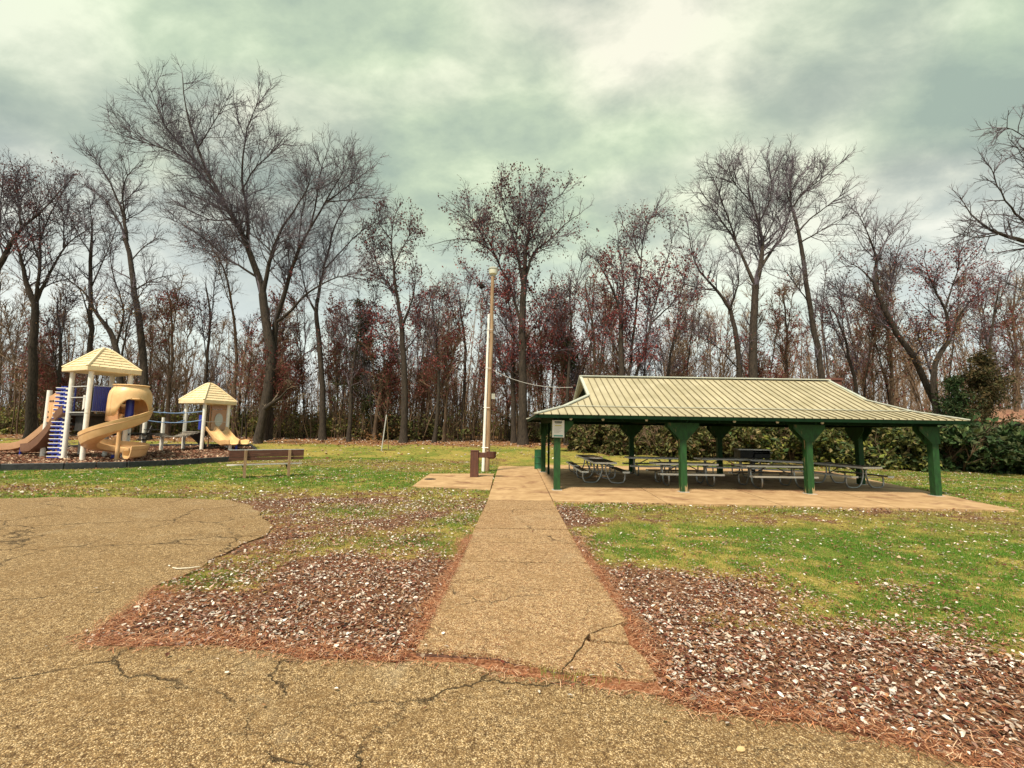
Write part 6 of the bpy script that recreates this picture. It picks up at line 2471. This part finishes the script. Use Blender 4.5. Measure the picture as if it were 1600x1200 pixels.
# dark cedar among the red trees and green-brown mass right
def cedar(px, Y, top, label, pal, w_=0.28, n=5200):
    p = xg(px, Y)
    h = atY(px, top, Y).z - p.z
    root = thing('evergreen_tree', label, 'tree', p)
    a = Acc()
    T, TR = grow(np.array([[0, 0, -0.2]]), np.array([[0, 0, 1.0]]), np.array([h]), np.array([0.16]), np.array([0.03]), 8, 0.03, 0.05)
    a.add(*tubes(T, TR, 6))
    q, d_, Lb, rb_ = spawn(T, TR, np.array([60]), 0.12, 0.98, 50, 85, lambda i, t: h * w_ * (1.15 - t) * rng.uniform(0.6, 1.15, len(t)), 0.3, 0.1)
    B1, R1 = grow(q, d_, Lb, np.clip(rb_, 0.02, 0.04), np.full(len(q), 0.01), 4, 0.12, 0.05)
    a.add(*tubes(B1, R1, 3))
    link('trunk', a.mesh('trunk', M['bark_brown'], True), root)
    i = rng.integers(0, len(q), n)
    t = rng.random(n) * 4
    j = np.minimum(t.astype(int), 3)
    f = (t - j)[:, None]
    P = B1[i, j] * (1 - f) + B1[i, j + 1] * f + rng.normal(0, 0.16, (n, 3))
    V_, F_, T_ = leaf_quads(P, rng.uniform(0.6, 1.4, n) * 0.24, pick_cols(n, pal, 0.3), 0.2, 0.4)
    setp(link('foliage', np_mesh('foliage', V_, [F_], M['foliage'], False, tint=T_), root), kind='stuff')


cedar(566, 40.0, 470, 'dark olive evergreen among red trees, left of the red oak', [(0.03, 0.045, 0.015), (0.05, 0.06, 0.02), (0.07, 0.07, 0.028)], 0.30)
cedar(1500, 31.0, 590, 'dark green evergreen above the hedge right of the shelter roof', DKG, 0.45, 4000)
cedar(1540, 33.0, 545, 'brown-green cedar behind the dark evergreen near the house', [(0.05, 0.055, 0.02), (0.09, 0.07, 0.03), (0.11, 0.08, 0.035)], 0.4, 5000)
cedar(885, 41.0, 530, 'dark evergreen in the wood behind the left shelter gable', DKG, 0.22, 3000)

# hedge behind the shelter
hA, hB = xg(905, 33.5), xg(1800, 22.5)
hedge_meshes = {}
for nm, pal in (('tan', TANG), ('green', DKG), ('mix', TANG[:3] + DKG[2:] + OLV[:2])):
    L_ = []
    for k in range(2):
        V_, F_, T_ = shrub_mesh(5200, pal, 0.115, 1.0, 0.85, lo=0.05)
        L_.append((np_mesh('leaves', V_, [F_], M['foliage'], False, tint=T_), stems_mesh(1.0, 40)))
    hedge_meshes[nm] = L_
nh = 22
hcount = {}
ORD = ['first', 'second', 'third', 'fourth', 'fifth', 'sixth', 'seventh', 'eighth', 'ninth', 'tenth', 'eleventh', 'twelfth']
for k in range(nh):
    f = (k + 0.5) / nh
    q = hA.lerp(hB, f)
    q.z = float(rise(q.y))
    v = CM.inverted() @ q
    px = 800 + FPX * v.x / -v.z
    nm = 'tan' if px < 1180 else ('mix' if px < 1430 else 'green')
    hgt = 2.35 + 0.25 * math.sin(k * 1.7) + rng.uniform(-0.12, 0.12)
    if px > 1430: hgt += 0.15
    lab = {'tan': 'olive-tan hedge shrub behind the shelter', 'mix': 'brown-green hedge shrub behind the shelter', 'green': 'dark green hedge shrub right of the shelter'}[nm] + f', {ORD[hcount.setdefault(nm, 0)]} from the left'
    hcount[nm] += 1
    r_ = thing('hedge_shrub', lab, 'hedge', q + Vector((rng.normal(0, 0.15), rng.normal(0, 0.2), -0.05)), rng.uniform(0, 6.28), group='hedge behind and beside the shelter')
    r_.scale = (hgt * 1.05, hgt * 1.05, hgt)
    me1, me2 = hedge_meshes[nm][k % 2]
    setp(link('leaves', me1, r_), kind='stuff')
    link('stems', me2, r_)

# ------------------------------------------------------------------ house behind the hedge
hp = xg(1630, 38)
hs = thing('house', 'low house with a brown shingle roof showing over the hedge', 'house', hp, R(-8))
zt = atY(1600, 636, 38).z - hp.z
MB().box((-3.6, 0.4, -0.3), (9, 7, zt - 1.0)).build('wall', M['house_wall'], hs)
b = MB()
b.prism([Vector((0, -0.1, zt - 1.25)), Vector((0, 3.7, zt)), Vector((0, 7.5, zt - 1.25))], (-4.1, 0, 0), (9.5, 0, 0))
rf = b.build('roof', M['shingle_red'], hs)
for x in (-2.4, 0.6):
    wdw = MB().box((x - 0.6, 0.36, 0.9), (x + 0.6, 0.41, 2.0)).build('window', M['white_paint'], hs)
    MB().box((x - 0.52, 0.34, 0.98), (x + 0.52, 0.365, 1.92)).build('pane', M['house_glass'], wdw)


# ------------------------------------------------------------------ scatter : leaves, needles, grass
def sample(n, x0, x1, y0, y1, bias=1.0):
    x = rng.uniform(x0, x1, n)
    y = y0 + (y1 - y0) * rng.random(n) ** bias
    return np.stack([x, y], 1)


def in_view(P, m=40):
    z = np.zeros(len(P))
    inv = np.array(CM.inverted())
    Q = np.stack([P[:, 0], P[:, 1], z, np.ones(len(P))], 1) @ inv.T
    px = 800 + FPX * Q[:, 0] / -Q[:, 2]
    py = 600 - FPX * Q[:, 1] / -Q[:, 2]
    return (px > -m) & (px < 1600 + m) & (py < 1200 + m) & (Q[:, 2] < 0)


def paved_dist(P):
    return np.minimum.reduce([sdf(P, q) for q in PAVED] + [sdf(P, PLAY2)])


LEAFP = [(0.60, 0.55, 0.50), (0.78, 0.74, 0.68), (0.46, 0.40, 0.35), (0.40, 0.33, 0.28), (0.50, 0.45, 0.42), (0.30, 0.22, 0.16), (0.33, 0.20, 0.14), (0.24, 0.12, 0.06), (0.14, 0.05, 0.03), (0.18, 0.055, 0.035), (0.11, 0.04, 0.025), (0.30, 0.16, 0.08)]


def flat_leaves(P, size, cols, z, tilt=0.45):
    n = len(P)
    a = rng.uniform(0, 2 * np.pi, n)
    d_ = np.stack([np.cos(a), np.sin(a), rng.normal(0, tilt * 0.5, n)], 1)
    sx = np.stack([-np.sin(a), np.cos(a), rng.normal(0, tilt * 0.6, n)], 1)
    c = np.stack([P[:, 0], P[:, 1], z], 1)
    s = size[:, None]
    up = np.array([0, 0, 1.0]) * (rng.uniform(0.02, 0.28, n)[:, None]) * s
    asp = rng.uniform(0.35, 0.75, n)[:, None]
    v0 = c - d_ * s * 0.5
    v1 = c - d_ * s * 0.12 + sx * s * asp * 0.5 + up
    v2 = c + d_ * s * 0.22 + sx * s * asp * 0.36 + up * 0.9
    v3 = c + d_ * s * 0.5 + up * rng.uniform(0, 1.2, n)[:, None]
    v4 = c + d_ * s * 0.22 - sx * s * asp * 0.36 + up * 0.9
    v5 = c - d_ * s * 0.12 - sx * s * asp * 0.5 + up
    V_ = np.stack([v0, v1, v2, v3, v4, v5], 1).reshape(-1, 3)
    q = np.arange(n) * 6
    F_ = np.concatenate([np.stack([q, q + 1, q + 2, q + 3], 1), np.stack([q, q + 3, q + 4, q + 5], 1)])
    return V_, F_, np.repeat(cols, 6, axis=0)


def leaf_field(n, box, bias, size, weight, name, label):
    P = sample(n, *box, bias)
    P = P[in_view(P)]
    g, nd, wd, lit, dl, dp = zones(P)
    pd = paved_dist(P)
    pr = weight(g, nd, wd, lit, P)
    k = (rng.random(len(P)) < pr) & (pd > 0.0)
    P = P[k]
    lit = lit[k]
    cols = pick_cols(len(P), LEAFP, 0.22)
    dark = rng.random(len(P)) < 0.33
    cols[dark] *= np.array([0.6, 0.42, 0.38])
    z = ground_z(P) + 0.008 + rng.random(len(P)) * 0.025
    V_, F_, T_ = flat_leaves(P, (0.4 + 1.0 * rng.random(len(P)) ** 2.0) * size, cols, z)
    me_ = np_mesh(name, V_, [F_], M['litter'], False, tint=T_)
    setp(link(name, me_), label, 'leaves', kind='stuff')


leaf_field(520000, (-9, 12, 2.4, 12.5), 1.15, 0.045, lambda g, nd, wd, lit, P: np.clip((0.13 + 1.25 * lit) * (0.20 + 1.5 * np.clip(vnoise(P, 2.2, 77) - 0.30, 0, 1)) - 0.45 * nd, 0.02, 1), 'fallen_leaves', 'dry curled leaves littering the bare strips and near lawn')
leaf_field(230000, (-26, 28, 11, 26), 1.0, 0.07, lambda g, nd, wd, lit, P: 0.16 + 0.7 * lit + 0.4 * np.clip(vnoise(P, 0.6, 90) * 4 - 2, 0, 1), 'lawn_leaves', 'pale and brown leaves scattered over the farther lawn')
leaf_field(60000, (-45, 45, 24, 44), 1.0, 0.17, lambda g, nd, wd, lit, P: 0.12 + 0.7 * wd, 'wood_edge_leaves', 'brown leaf litter along the edge of the wood')

P = sample(1500, -7, 6, 2.3, 12)
dlx, dpx = sdf(P, LOT), np.minimum(sdf(P, PATH), sdf(P, PAD))
nearedge = np.exp(-np.abs(np.where(dlx < 0, dlx, -9)) / 0.35) + np.exp(-np.abs(np.where(dpx < 0, dpx, -9)) / 0.15)
k = ((dlx < -0.02) | (dpx < -0.02)) & (rng.random(len(P)) < 0.035 + 0.75 * nearedge)
P = P[k]
V_, F_, T_ = flat_leaves(P, rng.uniform(0.015, 0.05, len(P)), pick_cols(len(P), LEAFP, 0.2), np.full(len(P), 0.034), 0.2)
setp(link('paving_leaves', np_mesh('paving_leaves', V_, [F_], M['litter'], False, tint=T_)), 'few small dry leaves blown onto the paving and path', 'leaves', kind='stuff')

# mulch chips in play bed
P = sample(30000, PLAY2[:, 0].min(), PLAY2[:, 0].max(), PLAY2[:, 1].min(), PLAY2[:, 1].max())
P = P[(sdf(P, PLAY2) < -0.1) & in_view(P)]
cols = pick_cols(len(P), [(0.16, 0.06, 0.035), (0.28, 0.14, 0.09), (0.40, 0.27, 0.19), (0.09, 0.03, 0.02), (0.5, 0.38, 0.28)], 0.2)
V_, F_, T_ = flat_leaves(P, rng.uniform(0.5, 1.3, len(P)) * 0.14, cols, rise(P[:, 1]) + PLAY_Z + 0.03)
setp(link('mulch_chips', np_mesh('mulch_chips', V_, [F_], M['litter'], False, tint=T_)), 'brown bark chips covering the play bed', 'mulch', kind='stuff')


GAPP = P2([(640, 1016), (700, 1015), (880, 1040), (1035, 1062), (1050, 1085), (1000, 1082), (850, 1060), (770, 1046), (640, 1034)])


def needles(n, box):
    P = sample(n, *box)
    P = P[in_view(P)]
    g, nd, wd, lit, dl, dp = zones(P)
    pd = np.minimum(sdf(P, PATH), sdf(P, PAD))
    spill = (dl < 0) & (dl > -0.10)
    k = (rng.random(len(P)) < np.where(spill, 0.25 * (P[:, 1] < 5.6), nd ** 1.2 + 0.04 + 0.09 * lit)) & (pd > -0.015) & ((dl > 0) | spill)
    gapd = sdf(P, GAPP)
    k &= (gapd > 0.03) | (rng.random(len(P)) < 0.06)
    P = P[k]
    n = len(P)
    a = rng.uniform(0, 2 * np.pi, n)
    Ln = rng.uniform(0.05, 0.13, n)[:, None]
    d_ = np.stack([np.cos(a), np.sin(a), rng.normal(0, 0.10, n)], 1)
    sx = np.stack([-np.sin(a), np.cos(a), np.zeros(n)], 1)
    z = 0.012 + ground_z(P) + rng.random(n) * 0.03
    z = np.maximum(z, 0.016 + rng.random(n) * 0.01)
    c = np.stack([P[:, 0], P[:, 1], z], 1)
    w_ = 0.0021
    bow = rng.normal(0, 0.12, n)[:, None]
    V_ = np.stack([c - d_ * Ln / 2 - sx * w_, c - d_ * Ln / 2 + sx * w_, c + sx * (Ln * bow + w_) + np.array([0, 0, 0.006]), c + sx * (Ln * bow - w_) + np.array([0, 0, 0.006]), c + d_ * Ln / 2 + np.array([0, 0, 0.0])], 1).reshape(-1, 3)
    q = np.arange(n) * 5
    F4 = np.stack([q, q + 1, q + 2, q + 3], 1)
    F3 = np.stack([q + 3, q + 2, q + 4], 1)
    cols = np.repeat(pick_cols(n, [(0.36, 0.15, 0.07), (0.48, 0.25, 0.14), (0.24, 0.08, 0.04), (0.60, 0.40, 0.27), (0.14, 0.045, 0.028), (0.42, 0.19, 0.10)], 0.2), 5, axis=0)
    me_ = np_mesh('pine_needles', V_, [F4, F3], M['litter'], False, tint=cols)
    setp(link('pine_needles', me_), 'reddish orange pine needles drifted along the paving and path edges', 'needles', kind='stuff')


needles(300000, (-5, 7, 2.2, 9))


def grass(n, box, bias, hgt, wid, name, label, thr=0.42):
    P = sample(n, *box, bias)
    P = P[in_view(P)]
    g, nd, wd, lit, dl, dp = zones(P)
    pd = paved_dist(P)
    tuft = vnoise(P, 3.2, 95)
    pr = np.clip((g - thr) * 2.4, 0, 1) * np.clip((tuft - 0.30) * 3.2, 0.05, 1)
    k = (rng.random(len(P)) < pr) & (pd > 0.02)
    P, g = P[k], g[k]
    n = len(P)
    a = rng.uniform(0, 2 * np.pi, n)
    h = rng.uniform(0.5, 1.25, n)[:, None] * hgt
    lean = rng.uniform(0.2, 0.9, n)[:, None]
    d_ = np.stack([np.cos(a), np.sin(a), np.zeros(n)], 1)
    sx = np.stack([-np.sin(a), np.cos(a), np.zeros(n)], 1)
    c = np.stack([P[:, 0], P[:, 1], ground_z(P) - 0.005], 1)
    V_ = np.stack([c - sx * wid, c + sx * wid, c + d_ * h * lean + np.array([0, 0, 1.0]) * h], 1).reshape(-1, 3)
    F_ = np.arange(n * 3).reshape(-1, 3)
    f = np.clip((g - 0.50) * 2.8 + rng.normal(0, 0.22, n), 0, 1)[:, None]
    dry = np.array([0.34, 0.275, 0.085])
    grn = np.array([0.085, 0.215, 0.018])
    cols = (dry * (1 - f) + grn * f) * (1 + rng.normal(0, 0.25, (n, 1)))
    me_ = np_mesh(name, V_, [F_], M['grass'], False, tint=np.repeat(np.clip(cols, 0.01, 1), 3, axis=0))
    setp(link(name, me_), label, 'grass', kind='stuff')


grass(1500000, (-9, 13, 2.8, 12), 1.0, 0.045, 0.0022, 'near_grass', 'short green grass on the near lawn', 0.40)
grass(900000, (-26, 28, 11, 27), 1.0, 0.06, 0.006, 'far_grass', 'yellow-green grass on the farther lawn', 0.33)

# loose single items
lf = MB()
c = at(1158, 1173, 0.012)
ring_ = [(0.5, 0), (0.42, 0.28), (0.12, 0.42), (-0.22, 0.36), (-0.48, 0.1), (-0.46, -0.18), (-0.15, -0.34), (0.25, -0.3)]
s = 0.055
vs = [Vector((c.x, c.y, 0.022))] + [Vector((c.x + x * s, c.y + y * s * 1.1, 0.018 + 0.012 * abs(y) + 0.008 * x)) for x, y in ring_]
lf.add(vs, [(0, i + 1, (i + 1) % 8 + 1) for i in range(8)])
lf.add([v - Vector((0, 0, 0.003)) for v in vs], [(0, (i + 1) % 8 + 1, i + 1) for i in range(8)])
setp(lf.build('dry_leaf', M['leaf_tan']), 'single pale tan leaf lying on the paving in the foreground', 'leaf')
for (px, py, r_, lab) in ((214, 951, 0.026, 'small pale stone on the paving edge at the left'), (1140, 1050, 0.028, 'small round tan stone in the litter right of the path'), (255, 927, 0.02, 'tiny pale chip on the left paving edge')):
    c = at(px, py, 0.012)
    pts_ = []
    me_ = MB().lathe([(0.5 * r_, 0), (r_, 0.3 * r_), (0.9 * r_, 0.8 * r_), (0.4 * r_, 1.1 * r_)], 8, (0, 0, 0))
    for i, v in enumerate(me_.v):
        me_.v[i] = (v[0] * (1.3 + 0.2 * math.sin(i)), v[1] * (0.9 + 0.15 * math.cos(i * 2)), v[2])
    o = me_.build('stone', M['stone_pale'], smooth=True)
    o.location = (c.x, c.y, 0.012)
    setp(o, lab, 'stone')
a, b = at(270, 887, 0.025), at(312, 885, 0.03)
st = MB().tube([a, a.lerp(b, 0.3) + Vector((0, -0.06, 0)), a.lerp(b, 0.7) + Vector((0, -0.05, 0)), b], [0.007, 0.009, 0.008, 0.005], 6)
setp(st.build('stick', M['stone_pale'], smooth=True), 'curved pale stick on the paving at the left', 'stick')
a, b = at(961, 1035, 0.045), at(974, 1047, 0.045)
st = MB().tube([a, a.lerp(b, 0.5) + Vector((0.012, 0.0, 0.004)), b], [0.004, 0.006, 0.004], 6)
setp(st.build('stick', M['bark_brown'], smooth=True), 'short dark twig on the broken corner of the path', 'stick')
